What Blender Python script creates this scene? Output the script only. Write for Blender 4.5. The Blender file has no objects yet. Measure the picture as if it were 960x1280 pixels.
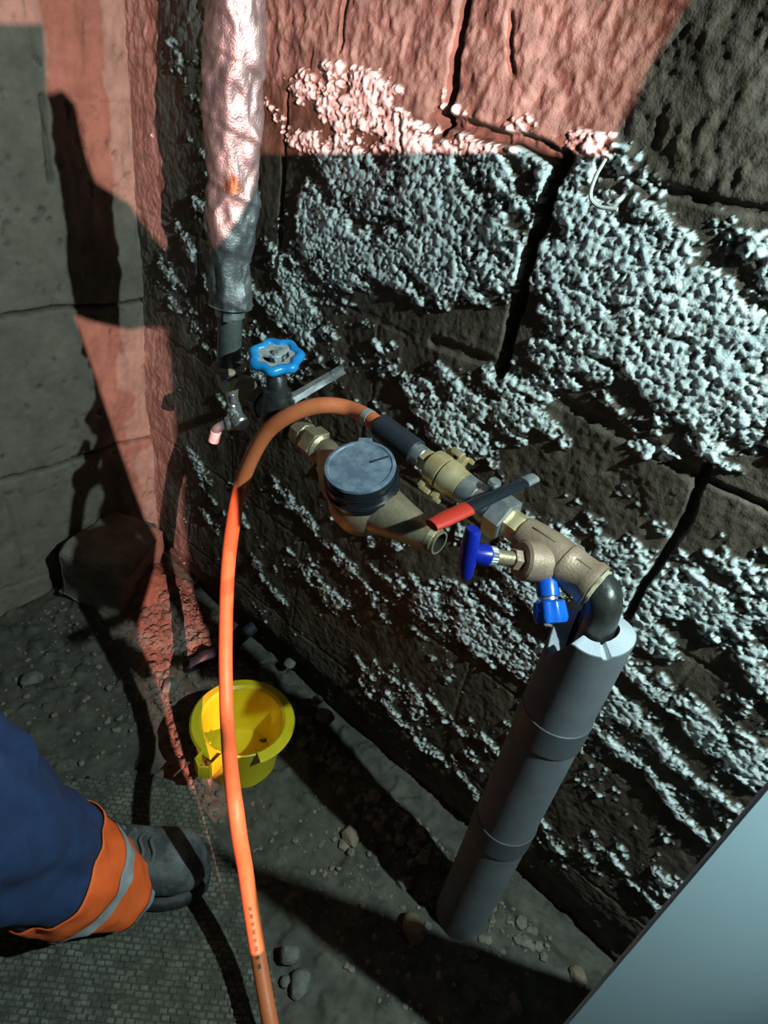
import bpy, bmesh, math, random
import numpy as np
from mathutils import Vector, Matrix
from mathutils.geometry import delaunay_2d_cdt

random.seed(7)
SC = bpy.context.scene
COL = SC.collection

# ------------------------------------------------------------------ camera
FPX = 824.0
_v = np.array([-218, 1165, FPX]); _v = _v / np.linalg.norm(_v)
_h = np.array([-1259, -818, FPX]); _h = _h - _h.dot(_v) * _v; _h = _h / np.linalg.norm(_h)
_n = np.cross(_v, _h)
CAM = np.array([0.0, -0.7, 1.176])
cd = bpy.data.cameras.new('camera'); cam = bpy.data.objects.new('camera', cd); COL.objects.link(cam)
cd.sensor_fit = 'HORIZONTAL'; cd.sensor_width = 36.0; cd.lens = 36.0 * FPX / 960.0
cd.clip_start = 0.01
R = np.array([[-_h[0], _h[1], _h[2]], [_n[0], -_n[1], -_n[2]], [-_v[0], _v[1], _v[2]]])
M4 = Matrix([list(R[0]) + [CAM[0]], list(R[1]) + [CAM[1]], list(R[2]) + [CAM[2]], [0, 0, 0, 1]])
cam.matrix_world = M4
SC.camera = cam

# ------------------------------------------------------------------ world, lamps, exposure
w = bpy.data.worlds.new('cellar'); SC.world = w; w.use_nodes = True
w.node_tree.nodes['Background'].inputs[0].default_value = (0.55, 0.75, 0.85, 1)
w.node_tree.nodes['Background'].inputs[1].default_value = 0.004
SC.view_settings.view_transform = 'Standard'; SC.view_settings.look = 'None'
SC.view_settings.exposure = 0.0; SC.view_settings.gamma = 1.0; SC.view_settings.use_curve_mapping = False

WHITE_LAMP = Vector((0.45, -0.155, 1.50))
PINK_LAMP = Vector((1.25, -1.03, 1.50))
def spot(name, loc, target, energy, color, size_deg, blend, radius):
    ld = bpy.data.lights.new(name, 'SPOT'); ld.energy = energy; ld.color = color
    ld.spot_size = math.radians(size_deg); ld.spot_blend = blend; ld.shadow_soft_size = radius
    o = bpy.data.objects.new(name, ld); COL.objects.link(o)
    o.location = loc; d = Vector(target) - Vector(loc)
    o.rotation_euler = d.to_track_quat('-Z', 'Y').to_euler()
    return o
spot('white_work_light', WHITE_LAMP, (-0.55, -0.12, 0.75), 70.0, (0.76, 1.0, 1.0), 120, 0.6, 0.010)
spot('pink_room_light', PINK_LAMP, (-0.75, -0.05, 0.75), 570.0, (1.0, 0.43, 0.37), 90, 0.2, 0.0035)

# ------------------------------------------------------------------ measuring helpers: a pixel plus a real depth gives a place
def ray(x, y):
    r = np.array([x - 480.0, y - 640.0, FPX]); return np.array([-r @ _h, r @ _n, -r @ _v])
def wl(x, y, Y=0.03):
    r = ray(x, y); return Vector(CAM + r * ((Y - CAM[1]) / r[1]))
def fl(x, y, Z=0.0):
    r = ray(x, y); return Vector(CAM + r * ((Z - CAM[2]) / r[2]))
def lw(x, y, X=-1.24):
    r = ray(x, y); return Vector(CAM + r * ((X - CAM[0]) / r[0]))
def dp(x, y, d):
    return Vector(CAM + ray(x, y) * d / FPX)

# ------------------------------------------------------------------ noise (numpy)
def hsh(ix, iy, s):
    n = (ix.astype(np.int64) * 374761393 + iy.astype(np.int64) * 668265263 + s * 144269504) & 0xffffffff
    n = ((n ^ (n >> 13)) * 1274126177) & 0xffffffff
    n = ((n ^ (n >> 15)) * 2246822519) & 0xffffffff
    return ((n ^ (n >> 16)) & 0xffffff) / float(0xffffff)
def vn(x, y, s=0):
    ix = np.floor(x); iy = np.floor(y); fx = x - ix; fy = y - iy
    ix = ix.astype(np.int64); iy = iy.astype(np.int64)
    fx = fx * fx * (3 - 2 * fx); fy = fy * fy * (3 - 2 * fy)
    a = hsh(ix, iy, s); b = hsh(ix + 1, iy, s); c = hsh(ix, iy + 1, s); d = hsh(ix + 1, iy + 1, s)
    return (a * (1 - fx) + b * fx) * (1 - fy) + (c * (1 - fx) + d * fx) * fy
def fbm(x, y, s=0, o=4):
    t = 0; a = 0.5; 
    for i in range(o):
        t = t + a * (vn(x, y, s + i * 17) - 0.5); x = x * 2.03 + 3.1; y = y * 2.03 + 1.7; a *= 0.5
    return t
def ridged(x, y, s=0, o=4):
    t = 0; a = 0.5
    for i in range(o):
        t = t + a * (1 - np.abs(2 * vn(x, y, s + i * 13) - 1)); x = x * 2.1 + 5.1; y = y * 2.1 + 2.7; a *= 0.5
    return t
def grains(x, y, s, dens):
    """rounded granules, one per cell; dens is the chance that a cell holds one. returns height 0..1"""
    ix = np.floor(x).astype(np.int64); iy = np.floor(y).astype(np.int64); out = np.zeros_like(x)
    for dx in (-1, 0, 1):
        for dy in (-1, 0, 1):
            cx = ix + dx; cy = iy + dy
            px = cx + hsh(cx, cy, s); py = cy + hsh(cx, cy, s + 1); r = 0.38 + 0.40 * hsh(cx, cy, s + 2)
            d2 = ((x - px) ** 2 + (y - py) ** 2) / (r * r)
            hgt = np.sqrt(np.clip(1 - d2, 0, 1)) * (0.45 + 0.55 * hsh(cx, cy, s + 4)) * (hsh(cx, cy, s + 3) < dens)
            out = np.maximum(out, hgt)
    return out
def sst(a, b, x):
    t = np.clip((x - a) / (b - a), 0, 1); return t * t * (3 - 2 * t)

# ------------------------------------------------------------------ materials
MATS = {}
def mat(name, col, rough=0.6, metal=0.0, col2=None, scale=30.0, bump=0.0, bscale=120.0, spec=0.5, mix=(0.4, 0.62), coat=0.0):
    if name in MATS: return MATS[name]
    m = bpy.data.materials.new(name); m.use_nodes = True; nt = m.node_tree; b = nt.nodes['Principled BSDF']
    b.inputs['Base Color'].default_value = (*col, 1); b.inputs['Roughness'].default_value = rough
    b.inputs['Metallic'].default_value = metal; b.inputs['Specular IOR Level'].default_value = spec
    b.inputs['Coat Weight'].default_value = coat
    tc = nt.nodes.new('ShaderNodeTexCoord')
    if col2:
        nz = nt.nodes.new('ShaderNodeTexNoise'); nz.inputs['Scale'].default_value = scale; nz.inputs['Detail'].default_value = 6
        nz.inputs['Roughness'].default_value = 0.65
        cr = nt.nodes.new('ShaderNodeValToRGB')
        cr.color_ramp.elements[0].position = mix[0]; cr.color_ramp.elements[0].color = (*col, 1)
        cr.color_ramp.elements[1].position = mix[1]; cr.color_ramp.elements[1].color = (*col2, 1)
        nt.links.new(tc.outputs['Object'], nz.inputs['Vector']); nt.links.new(nz.outputs['Fac'], cr.inputs[0])
        nt.links.new(cr.outputs[0], b.inputs['Base Color'])
    if bump:
        n2 = nt.nodes.new('ShaderNodeTexNoise'); n2.inputs['Scale'].default_value = bscale; n2.inputs['Detail'].default_value = 4
        bp = nt.nodes.new('ShaderNodeBump'); bp.inputs['Strength'].default_value = bump; bp.inputs['Distance'].default_value = 0.003
        nt.links.new(tc.outputs['Object'], n2.inputs['Vector']); nt.links.new(n2.outputs['Fac'], bp.inputs['Height'])
        nt.links.new(bp.outputs[0], b.inputs['Normal'])
    MATS[name] = m; return m
def attr_mix(name, base, attr, other, rough=0.8, pink_lit=None):
    """base = (colA, colB, scale) noise mix; a mesh attribute blends in other = (colA, colB, scale)"""
    m = bpy.data.materials.new(name); m.use_nodes = True; nt = m.node_tree; b = nt.nodes['Principled BSDF']
    b.inputs['Roughness'].default_value = rough; b.inputs['Specular IOR Level'].default_value = 0.35
    tc = nt.nodes.new('ShaderNodeTexCoord'); outs = []
    for ca, cb, sc in (base, other):
        nz = nt.nodes.new('ShaderNodeTexNoise'); nz.inputs['Scale'].default_value = sc; nz.inputs['Detail'].default_value = 7
        nz.inputs['Roughness'].default_value = 0.7
        cr = nt.nodes.new('ShaderNodeValToRGB'); cr.color_ramp.elements[0].position = 0.38; cr.color_ramp.elements[1].position = 0.64
        cr.color_ramp.elements[0].color = (*ca, 1); cr.color_ramp.elements[1].color = (*cb, 1)
        nt.links.new(tc.outputs['Object'], nz.inputs['Vector']); nt.links.new(nz.outputs['Fac'], cr.inputs[0]); outs.append(cr.outputs[0])
    if pink_lit:   # paler stone stands for the pink lamplight, mixed into the colour
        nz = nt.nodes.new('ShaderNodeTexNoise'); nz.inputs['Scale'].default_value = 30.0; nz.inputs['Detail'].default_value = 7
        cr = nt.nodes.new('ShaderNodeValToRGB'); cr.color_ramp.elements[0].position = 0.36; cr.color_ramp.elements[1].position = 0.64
        cr.color_ramp.elements[0].color = (*pink_lit[0], 1); cr.color_ramp.elements[1].color = (*pink_lit[1], 1)
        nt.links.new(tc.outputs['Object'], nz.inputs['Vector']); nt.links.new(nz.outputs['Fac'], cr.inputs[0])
        ad = nt.nodes.new('ShaderNodeAttribute'); ad.attribute_name = 'pink_lit'
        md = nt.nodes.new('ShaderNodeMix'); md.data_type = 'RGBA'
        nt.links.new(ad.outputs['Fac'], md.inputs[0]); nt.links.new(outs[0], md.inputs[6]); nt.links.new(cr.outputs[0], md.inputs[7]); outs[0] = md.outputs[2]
    at = nt.nodes.new('ShaderNodeAttribute'); at.attribute_name = attr
    mx = nt.nodes.new('ShaderNodeMix'); mx.data_type = 'RGBA'
    nt.links.new(at.outputs['Fac'], mx.inputs[0]); nt.links.new(outs[0], mx.inputs[6]); nt.links.new(outs[1], mx.inputs[7])
    nt.links.new(mx.outputs[2], b.inputs['Base Color'])
    n2 = nt.nodes.new('ShaderNodeTexNoise'); n2.inputs['Scale'].default_value = 380; n2.inputs['Detail'].default_value = 4
    bp = nt.nodes.new('ShaderNodeBump'); bp.inputs['Strength'].default_value = 0.5; bp.inputs['Distance'].default_value = 0.002
    nt.links.new(tc.outputs['Object'], n2.inputs['Vector']); nt.links.new(n2.outputs['Fac'], bp.inputs['Height'])
    nt.links.new(bp.outputs[0], b.inputs['Normal'])
    MATS[name] = m; return m

WALLM = attr_mix('stone_with_white_crust', ((0.060, 0.047, 0.032), (0.125, 0.098, 0.070), 26.0), 'crust', ((0.58, 0.68, 0.67), (0.84, 0.90, 0.88), 60.0), pink_lit=((0.18, 0.155, 0.13), (0.30, 0.26, 0.225)))
LEFTM = attr_mix('grey_concrete_block', ((0.15, 0.135, 0.105), (0.22, 0.195, 0.155), 16.0), 'crust', ((0.06, 0.05, 0.04), (0.10, 0.085, 0.07), 60.0))
FLOORM = attr_mix('dark_dirt', ((0.050, 0.050, 0.038), (0.105, 0.100, 0.078), 22.0), 'crust', ((0.20, 0.105, 0.075), (0.30, 0.19, 0.14), 70.0))  # reddish pair is pink light tinted onto the dirt, not a crust
CONC = mat('rough_concrete', (0.16, 0.14, 0.12), 0.9, col2=(0.25, 0.22, 0.19), scale=12, bump=0.5)
STEEL = mat('galvanised_steel', (0.36, 0.39, 0.39), 0.42, 0.75, col2=(0.55, 0.58, 0.57), scale=60, bump=0.15)
DSTEEL = mat('dark_painted_steel', (0.10, 0.12, 0.12), 0.35, 0.35, col2=(0.17, 0.19, 0.18), scale=30, bump=0.2)
BRASS = mat('brass', (0.62, 0.48, 0.24), 0.35, 0.5, col2=(0.75, 0.62, 0.36), scale=40, bump=0.08)
BRONZE = mat('dull_bronze', (0.34, 0.28, 0.17), 0.42, 0.55, col2=(0.45, 0.38, 0.25), scale=45, bump=0.25, bscale=300)
CASTB = mat('cast_bronze', (0.31, 0.215, 0.145), 0.48, 0.3, col2=(0.39, 0.285, 0.20), scale=40, bump=0.25, bscale=350)
BLUEP = mat('blue_plastic', (0.006, 0.11, 0.62), 0.3, col2=(0.01, 0.16, 0.70), scale=30)
SHADEB = mat('shaded_blue_plastic', (0.006, 0.02, 0.33), 0.3)  # shaded copy of the blue: shadow on the handle mixed into its colour
WHEELB = mat('blue_enamel', (0.01, 0.25, 0.72), 0.3, col2=(0.02, 0.36, 0.80), scale=40, bump=0.1)
PALEM = mat('pale_blue_metal', (0.40, 0.52, 0.55), 0.4, 0.3, col2=(0.62, 0.68, 0.66), scale=120)  # mottled pale blue-grey for the wheel ring, spokes and hub
BLACKP = mat('black_plastic', (0.012, 0.016, 0.022), 0.25)
LIDM = mat('scuffed_blue_grey_lid', (0.10, 0.155, 0.22), 0.45, col2=(0.30, 0.37, 0.43), scale=55, bump=0.15, mix=(0.42, 0.75))
RUBBER = mat('black_rubber', (0.022, 0.03, 0.04), 0.5, bump=0.1)
HOLE = mat('dark_bore', (0.01, 0.009, 0.008), 0.8)
ORANGE = mat('orange_rubber', (0.70, 0.185, 0.064), 0.5, col2=(0.75, 0.215, 0.08), scale=40, bump=0.06)
RED = mat('red_vinyl', (0.55, 0.035, 0.02), 0.4)
YELLOW = mat('yellow_plastic', (0.66, 0.52, 0.01), 0.38, col2=(0.72, 0.58, 0.02), scale=20)
FOAM = mat('grey_foam', (0.115, 0.13, 0.142), 0.75, col2=(0.145, 0.16, 0.172), scale=25, bump=0.12, bscale=500)
FOAMCUT = mat('pale_cut_foam', (0.48, 0.53, 0.57), 0.8, bump=0.3, bscale=500)
TAPE = mat('grey_tape', (0.085, 0.096, 0.105), 0.5)
HEMP = mat('hemp_thread', (0.45, 0.40, 0.28), 0.85, bump=0.6, bscale=600)
NAVYC = mat('navy_workwear', (0.010, 0.030, 0.095), 0.85, col2=(0.016, 0.045, 0.13), scale=25, bump=0.3, bscale=700)
HIVIS = mat('orange_hi_vis', (0.95, 0.13, 0.02), 0.7, col2=(1.0, 0.17, 0.03), scale=30, bump=0.3, bscale=700)
SILVER = mat('silver_reflective', (0.42, 0.45, 0.46), 0.45, 0.2, col2=(0.55, 0.58, 0.60), scale=40)
LEATHER = mat('dusty_black_leather', (0.040, 0.048, 0.050), 0.6, col2=(0.18, 0.20, 0.20), scale=22, bump=0.3, bscale=300, mix=(0.42, 0.72))
SOLE = mat('boot_sole', (0.018, 0.02, 0.02), 0.7, col2=(0.05, 0.055, 0.055), scale=30)
LACE = mat('boot_lace', (0.10, 0.11, 0.11), 0.8)
SKIN = mat('skin', (0.55, 0.32, 0.23), 0.6)
HAIR = mat('dark_hair', (0.03, 0.02, 0.015), 0.8)
SOCK = mat('pale_grey_cloth', (0.22, 0.27, 0.31), 0.85)
ROCK = mat('grey_rock', (0.10, 0.10, 0.085), 0.85, col2=(0.19, 0.185, 0.16), scale=30, bump=0.5, bscale=150)
TANROCK = mat('tan_rock', (0.17, 0.13, 0.085), 0.85, col2=(0.27, 0.21, 0.15), scale=30, bump=0.5, bscale=150)
BLOCKR = mat('concrete_lump', (0.15, 0.13, 0.10), 0.9, col2=(0.26, 0.23, 0.18), scale=14, bump=0.5, bscale=90)
PANEL = mat('pale_blue_white_panel', (0.54, 0.76, 0.86), 0.55, col2=(0.57, 0.78, 0.87), scale=8)
MATM = mat('woven_mat', (0.055, 0.058, 0.042), 0.85, col2=(0.19, 0.19, 0.15), scale=34, bump=0.3, mix=(0.4, 0.7))
STRING = mat('pale_string', (0.62, 0.62, 0.55), 0.8)
NICKEL = mat('worn_nickel', (0.55, 0.56, 0.55), 0.3, 0.8, col2=(0.7, 0.7, 0.7), scale=80)
PINKW = mat('milky_plastic', (0.62, 0.52, 0.54), 0.4)
FOIL = attr_mix('aluminium_foil', ((0.22, 0.235, 0.24), (0.40, 0.41, 0.41), 45.0), 'crust', ((0.14, 0.07, 0.035), (0.24, 0.13, 0.07), 90.0))
FOIL.node_tree.nodes['Principled BSDF'].inputs['Metallic'].default_value = 0.8
FOIL.node_tree.nodes['Principled BSDF'].inputs['Roughness'].default_value = 0.5
PRINT = mat('dark_print', (0.16, 0.05, 0.02), 0.6)

# ------------------------------------------------------------------ object helpers
OFF = {}
def tag(o, label=None, cat=None, group=None, kind=None):
    if label: o['label'] = label
    if cat: o['category'] = cat
    if group: o['group'] = group
    if kind: o['kind'] = kind
    return o
def thing(name, loc, label, cat, group=None):
    o = bpy.data.objects.new(name, None); COL.objects.link(o); o.location = loc; o.empty_display_size = 0.05
    OFF[o.name] = Vector(loc); return tag(o, label, cat, group)
def part(name, geo, m, parent=None, smooth=True, loc=None):
    """geo = (verts, faces) in world coordinates. parent may be a thing or a part"""
    vs, fs = geo
    if parent is not None: off = OFF[parent.name]
    else: off = Vector(loc) if loc is not None else Vector((0, 0, 0))
    me = bpy.data.meshes.new(name)
    me.from_pydata([tuple(Vector(v) - off) for v in vs], [], fs)
    me.materials.append(m)
    me.polygons.foreach_set('use_smooth', [smooth] * len(me.polygons)); 
    if smooth: me.set_sharp_from_angle(angle=math.radians(38))
    me.update()
    o = bpy.data.objects.new(name, me); COL.objects.link(o); OFF[o.name] = off
    if parent is not None: o.parent = parent
    else: o.location = off
    return o
def join(*gs):
    V = []; F = []
    for v, f in gs:
        k = len(V); V += [Vector(q) for q in v]; F += [[i + k for i in p] for p in f]
    return V, F
def frame(origin, d, side=None):
    z = Vector(d).normalized(); ref = Vector(side) if side is not None else (Vector((0, 0, 1)) if abs(z.z) < 0.9 else Vector((1, 0, 0)))
    x = (ref - z * ref.dot(z)).normalized(); y = z.cross(x)
    return Matrix(((x.x, y.x, z.x, origin[0]), (x.y, y.y, z.y, origin[1]), (x.z, y.z, z.z, origin[2]), (0, 0, 0, 1)))
def lathe(prof, segs=32, M=None, cap=True, rfun=None):
    V = []; F = []
    for k, (r, z) in enumerate(prof):
        for i in range(segs):
            a = 2 * math.pi * i / segs; rr = r * (rfun(a, z) if rfun else 1)
            V.append(Vector((rr * math.cos(a), rr * math.sin(a), z)))
    for k in range(len(prof) - 1):
        for i in range(segs):
            j = (i + 1) % segs; F.append([k * segs + i, k * segs + j, (k + 1) * segs + j, (k + 1) * segs + i])
    if cap:
        F.append([i for i in range(segs)][::-1]); F.append([(len(prof) - 1) * segs + i for i in range(segs)])
    if M is not None: V = [M @ q for q in V]
    return V, F
def cyl(p0, p1, r0, r1=None, segs=28, bev=0.0, rfun=None):
    p0 = Vector(p0); p1 = Vector(p1); L = (p1 - p0).length; r1 = r0 if r1 is None else r1
    b = min(bev, L * 0.4)
    prof = [(r0, 0), (r1, L)] if b == 0 else [(r0 - b, 0), (r0, b), (r1, L - b), (r1 - b, L)]
    return lathe(prof, segs, frame(p0, p1 - p0), rfun=rfun)
def hexn(p0, p1, r, turn=0.0, sides=6):
    p0 = Vector(p0); p1 = Vector(p1); L = (p1 - p0).length; c = min(0.0016, L * .25)
    M = frame(p0, p1 - p0) @ Matrix.Rotation(turn, 4, 'Z')
    return lathe([(r * 0.93, 0), (r, c), (r, L - c), (r * 0.93, L)], sides, M)
def crom(pts, n=8):
    P = [Vector(p) for p in pts]; P = [2 * P[0] - P[1]] + P + [2 * P[-1] - P[-2]]; out = []
    for i in range(1, len(P) - 2):
        a, b, c, d = P[i - 1:i + 3]
        for k in range(n):
            t = k / n
            out.append(0.5 * ((2 * b) + (c - a) * t + (2 * a - 5 * b + 4 * c - d) * t * t + (3 * b - a - 3 * c + d) * t ** 3))
    out.append(P[-2]); return out
def tube(pts, rad, segs=16, cap=True, flat=1.0, up0=None):
    P = [Vector(p) for p in pts]; n = len(P)
    if not hasattr(rad, '__len__'): rad = [rad] * n
    T = [(P[min(i + 1, n - 1)] - P[max(i - 1, 0)]).normalized() for i in range(n)]
    u = Vector(up0) if up0 is not None else (Vector((0, 0, 1)) if abs(T[0].z) < 0.9 else Vector((1, 0, 0)))
    V = []; F = []
    for i in range(n):
        u = (u - T[i] * u.dot(T[i])).normalized(); s = T[i].cross(u)
        for k in range(segs):
            a = 2 * math.pi * k / segs; V.append(P[i] + (u * math.cos(a) * flat + s * math.sin(a)) * rad[i])
    for i in range(n - 1):
        for k in range(segs):
            j = (k + 1) % segs; F.append([i * segs + k, i * segs + j, (i + 1) * segs + j, (i + 1) * segs + k])
    if cap: F.append(list(range(segs))[::-1]); F.append([(n - 1) * segs + k for k in range(segs)])
    return V, F
def box(c, sx, sy, sz, M=None, bev=0.0):
    bm = bmesh.new(); bmesh.ops.create_cube(bm, size=1.0)
    for q in bm.verts: q.co = Vector((q.co.x * sx, q.co.y * sy, q.co.z * sz))
    if bev: bmesh.ops.bevel(bm, geom=bm.edges[:], offset=bev, segments=2, affect='EDGES', profile=0.6)
    bm.verts.ensure_lookup_table()
    T = Matrix.Translation(Vector(c)) if M is None else M @ Matrix.Translation(Vector(c))
    V = [T @ q.co for q in bm.verts]; F = [[q.index for q in f.verts] for f in bm.faces]; bm.free(); return V, F
def torus(M, R_, r, sa=40, sb=12, rf=None, zf=None):
    V = []; F = []
    for i in range(sa):
        a = 2 * math.pi * i / sa; k = rf(a) if rf else 1
        for j in range(sb):
            b = 2 * math.pi * j / sb; q = R_ * k + r * math.cos(b)
            V.append(M @ Vector((q * math.cos(a), q * math.sin(a), r * math.sin(b))))
    for i in range(sa):
        for j in range(sb):
            F.append([i * sb + j, ((i + 1) % sa) * sb + j, ((i + 1) % sa) * sb + (j + 1) % sb, i * sb + (j + 1) % sb])
    return V, F
def rock(c, r, seed, sub=3, sq=(1, 1, 1), rot=0.0, rough=0.25, cuts=7):
    rnd = random.Random(seed); bm = bmesh.new(); bmesh.ops.create_icosphere(bm, subdivisions=sub, radius=1.0)
    pl = []
    for i in range(cuts):
        d = Vector((rnd.gauss(0, 1), rnd.gauss(0, 1), rnd.gauss(0, 1))).normalized(); pl.append((d, 0.62 + 0.28 * rnd.random()))
    from mathutils import noise
    rm = Matrix.Rotation(rot, 3, 'Z'); o3 = Vector((seed * 3.1, seed * 1.7, 0))
    V = []
    for q in bm.verts:
        p = q.co.copy()
        for d, k in pl:
            e = p.dot(d)
            if e > k: p -= d * (e - k) * 0.9
        p *= 1 + rough * 0.5 * noise.noise(p * 2.2 + o3) + rough * 0.22 * noise.noise(p * 6 + o3)
        V.append(Vector(c) + rm @ Vector((p.x * sq[0], p.y * sq[1], p.z * sq[2])) * r)
    F = [[q.index for q in f.verts] for f in bm.faces]; bm.free(); return V, F
def grid_obj(name, P, fmask, attr, m, parent, pink_lit=None):
    """P (h,w,3) vertices, fmask (h-1,w-1) cells to keep"""
    h, wd = P.shape[:2]; idx = np.arange(h * wd).reshape(h, wd)
    q = np.stack([idx[:-1, :-1], idx[:-1, 1:], idx[1:, 1:], idx[1:, :-1]], -1)[fmask]
    u, inv = np.unique(q, return_inverse=True); q = inv.reshape(-1, 4)
    me = bpy.data.meshes.new(name); me.vertices.add(len(u)); me.vertices.foreach_set('co', P.reshape(-1, 3)[u].astype(np.float32).ravel())
    me.loops.add(q.size); me.loops.foreach_set('vertex_index', q.ravel().astype(np.int32))
    me.polygons.add(len(q)); me.polygons.foreach_set('loop_start', (np.arange(len(q)) * 4).astype(np.int32))
    me.update(calc_edges=True); me.polygons.foreach_set('use_smooth', [True] * len(q))
    a = me.attributes.new('crust', 'FLOAT', 'POINT'); a.data.foreach_set('value', attr.reshape(-1)[u].astype(np.float32))
    if pink_lit is not None:
        a = me.attributes.new('pink_lit', 'FLOAT', 'POINT'); a.data.foreach_set('value', pink_lit.reshape(-1)[u].astype(np.float32))
    me.materials.append(m); me.update()
    o = bpy.data.objects.new(name, me); COL.objects.link(o)
    if parent: o.parent = parent
    OFF[o.name] = Vector((0, 0, 0)); return o
def segdist(x, z, x0, z0, x1, z1):
    dx, dz = x1 - x0, z1 - z0; t = np.clip(((x - x0) * dx + (z - z0) * dz) / (dx * dx + dz * dz), 0, 1)
    return np.hypot(x - x0 - t * dx, z - z0 - t * dz)

# ================================================================== THE SETTING
# ---- back wall: courses of big stones with white granular crust
def build_back_wall():
    base = part('wall_back', box((-0.35, 0.13, 0.70), 2.0, 0.10, 1.56), mat('deep_mortar', (0.05, 0.04, 0.03), 0.95, col2=(0.08, 0.065, 0.05), scale=40), smooth=False)
    tag(base, 'rough dark stone wall with flaking white crust behind the pipes', kind='structure')
    st = 0.0021
    xs = np.arange(-1.30, 0.40, st); zs = np.arange(-0.06, 1.40, st)
    X, Z = np.meshgrid(xs, zs)
    # crust density, sampled where the photograph shows crust (1) or bare stone (0)
    smp = [(480,110,.75),(430,140,.7),(390,110,.55),(560,190,.95),(620,220,.95),(470,200,.9),(520,260,.85),(560,330,.9),(740,280,.98),(800,330,.95),(700,370,.9),(900,370,.9),
           (880,450,.92),(740,450,.85),(850,520,.88),(930,500,.9),(430,330,.72),(350,230,.5),(360,400,.62),(400,290,.7),(480,430,.55),(540,480,.75),(600,510,.8),(660,540,.65),(690,660,.65),(760,700,.7),
           (880,720,.6),(910,800,.62),(820,890,.62),(760,900,.6),(850,950,.6),(640,960,.45),(710,860,.75),(560,760,.65),(600,800,.7),(480,700,.5),(400,640,.4),(350,700,.35),
           (500,880,.4),(560,940,.5),(270,600,.3),(900,900,.62),(800,1000,.45),(820,1080,.4),(640,330,.8),(590,240,.9),(700,250,.95),(880,330,.9),(940,370,.9),(940,440,.85),
           (450,260,.75),(330,470,.5),(640,760,.6),(530,820,.5),(450,780,.4),(680,960,.55),(700,1050,.3),(650,230,.95),(660,300,.9),(600,380,.8),(520,330,.7),(470,130,.8),(760,330,.95),(680,440,.8),(780,400,.85),
           (270,250,.35),(250,330,.35),(240,120,.25),(270,450,.35),(660,190,.8),(730,215,.9),(780,215,.7),(770,180,.45),(440,90,.6),(500,150,.85),(560,145,.6),(360,130,.4),(390,190,.6),
           # bare
           (600,295,.15),(560,440,.08),(610,425,.1),(440,385,.2),(500,420,.2),(720,560,.05),(850,620,.05),(640,600,.15),(760,620,.1),(690,590,.05),(800,580,.15),(900,640,.15),
           (600,870,.25),(650,1130,.15),(430,560,.2),(560,690,.3),(350,560,.2),(240,500,.12),(230,700,.1),(300,760,.1),(400,800,.15),(480,950,.1),(640,1060,.2),(760,1120,.15),(720,1000,.25),
           (900,590,.1),(750,1000,.2),(840,850,.4),(470,220,.6),(760,530,.25),(420,420,.35),(400,700,.25),(330,640,.2),(900,300,.5),(950,330,.7),(300,330,.3),(480,620,.3),
           (440,40,0),(340,60,.05),(380,30,0),(520,60,0),(600,110,0),(660,60,0),(720,130,.0),(800,150,0),(850,220,0),(930,260,0),(900,100,0),(800,30,0),(620,150,.1),(680,155,.1),(560,90,.05),(520,100,.25),
           (300,40,.05),(180,100,0),(150,250,0),(180,450,0),(200,580,0),(110,100,0),(270,30,.1),(210,200,.1),(720,170,.2)]
    W = np.zeros_like(X); S = np.zeros_like(X)
    wx = X + 0.05 * fbm(X * 14, Z * 14, 91, 3); wz = Z + 0.05 * fbm(X * 14, Z * 14, 53, 3)
    for px, py, d in smp:
        p = wl(px, py, 0.03); g = np.exp(-((wx - p.x) ** 2 + (wz - p.z) ** 2) / (2 * 0.030 ** 2)) + 1e-9
        W += g; S += g * d
    D = S / W
    D = np.where(Z > 1.135 + 0.0 * X, D * sst(1.19, 1.12, Z), D)
    patch = fbm(X * 13 + Z * 5, Z * 30 + X * 8, 5, 4) * 1.7 + fbm(X * 45, Z * 75, 6, 3) * 1.0
    dens = np.clip(sst(0.42, 0.88, D + patch * 0.85), 0, 1) * sst(0.02, 0.2, D)
    gr = grains(X / 0.0066, Z / 0.0066, 11, dens * 0.92)
    gr2 = grains(X / 0.0041, Z / 0.0041, 31, dens * 0.8)
    gr3 = grains(X / 0.0100, Z / 0.0100, 61, dens * dens * 0.35)
    crusth = np.maximum(np.maximum(gr * 0.0046, gr2 * 0.0034), gr3 * 0.0056)
    crust = sst(0.0008, 0.0022, crusth)
    # relief of the stone itself
    rough = 0.018 * fbm(X * 4.2, Z * 4.2, 1, 3) + 0.008 * fbm(X * 17, Z * 13, 2, 4)
    flaky = (ridged(X * 30, Z * 20, 8, 4) - 0.5) * 0.010 + 0.008 * fbm(X * 90, Z * 70, 9, 3)
    upper = sst(1.05, 1.14, Z)
    smooth_zone = 1 - sst(0.1, 0.4, D) * 0.35
    hgt = rough + flaky * (0.22 + 0.50 * upper * (0.25 + 0.75 * sst(-0.22, -0.42, X))) + 0.003 * fbm(X * 160, Z * 160, 4, 2) * smooth_zone
    hgt += 0.005 * fbm(X * 48, Z * 40, 14, 3) * upper
    hgt += crusth + 0.004 * sst(0.2, 0.8, dens)
    # joints: (x0,z0,x1,z1,depth,width)
    J = []
    courses = [(-0.06, 0.12), (0.12, 0.37), (0.37, 0.62), (0.62, 0.85), (0.85, 1.105), (1.105, 1.46)]
    vj = [[-0.95, -0.5, -0.05], [-1.1, -0.72, -0.30, 0.12], [-0.95, -0.52, -0.02], [-1.05, -0.60, -0.112, 0.30], [-0.83, -0.388, 0.05], [-0.98, -0.545, -0.10]]
    deepv = {(3, -0.112): (0.018, 0.007), (4, -0.388): (0.030, 0.012), (5, -0.545): (0.030, 0.009), (4, -0.83): (0.014, 0.006)}
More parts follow.
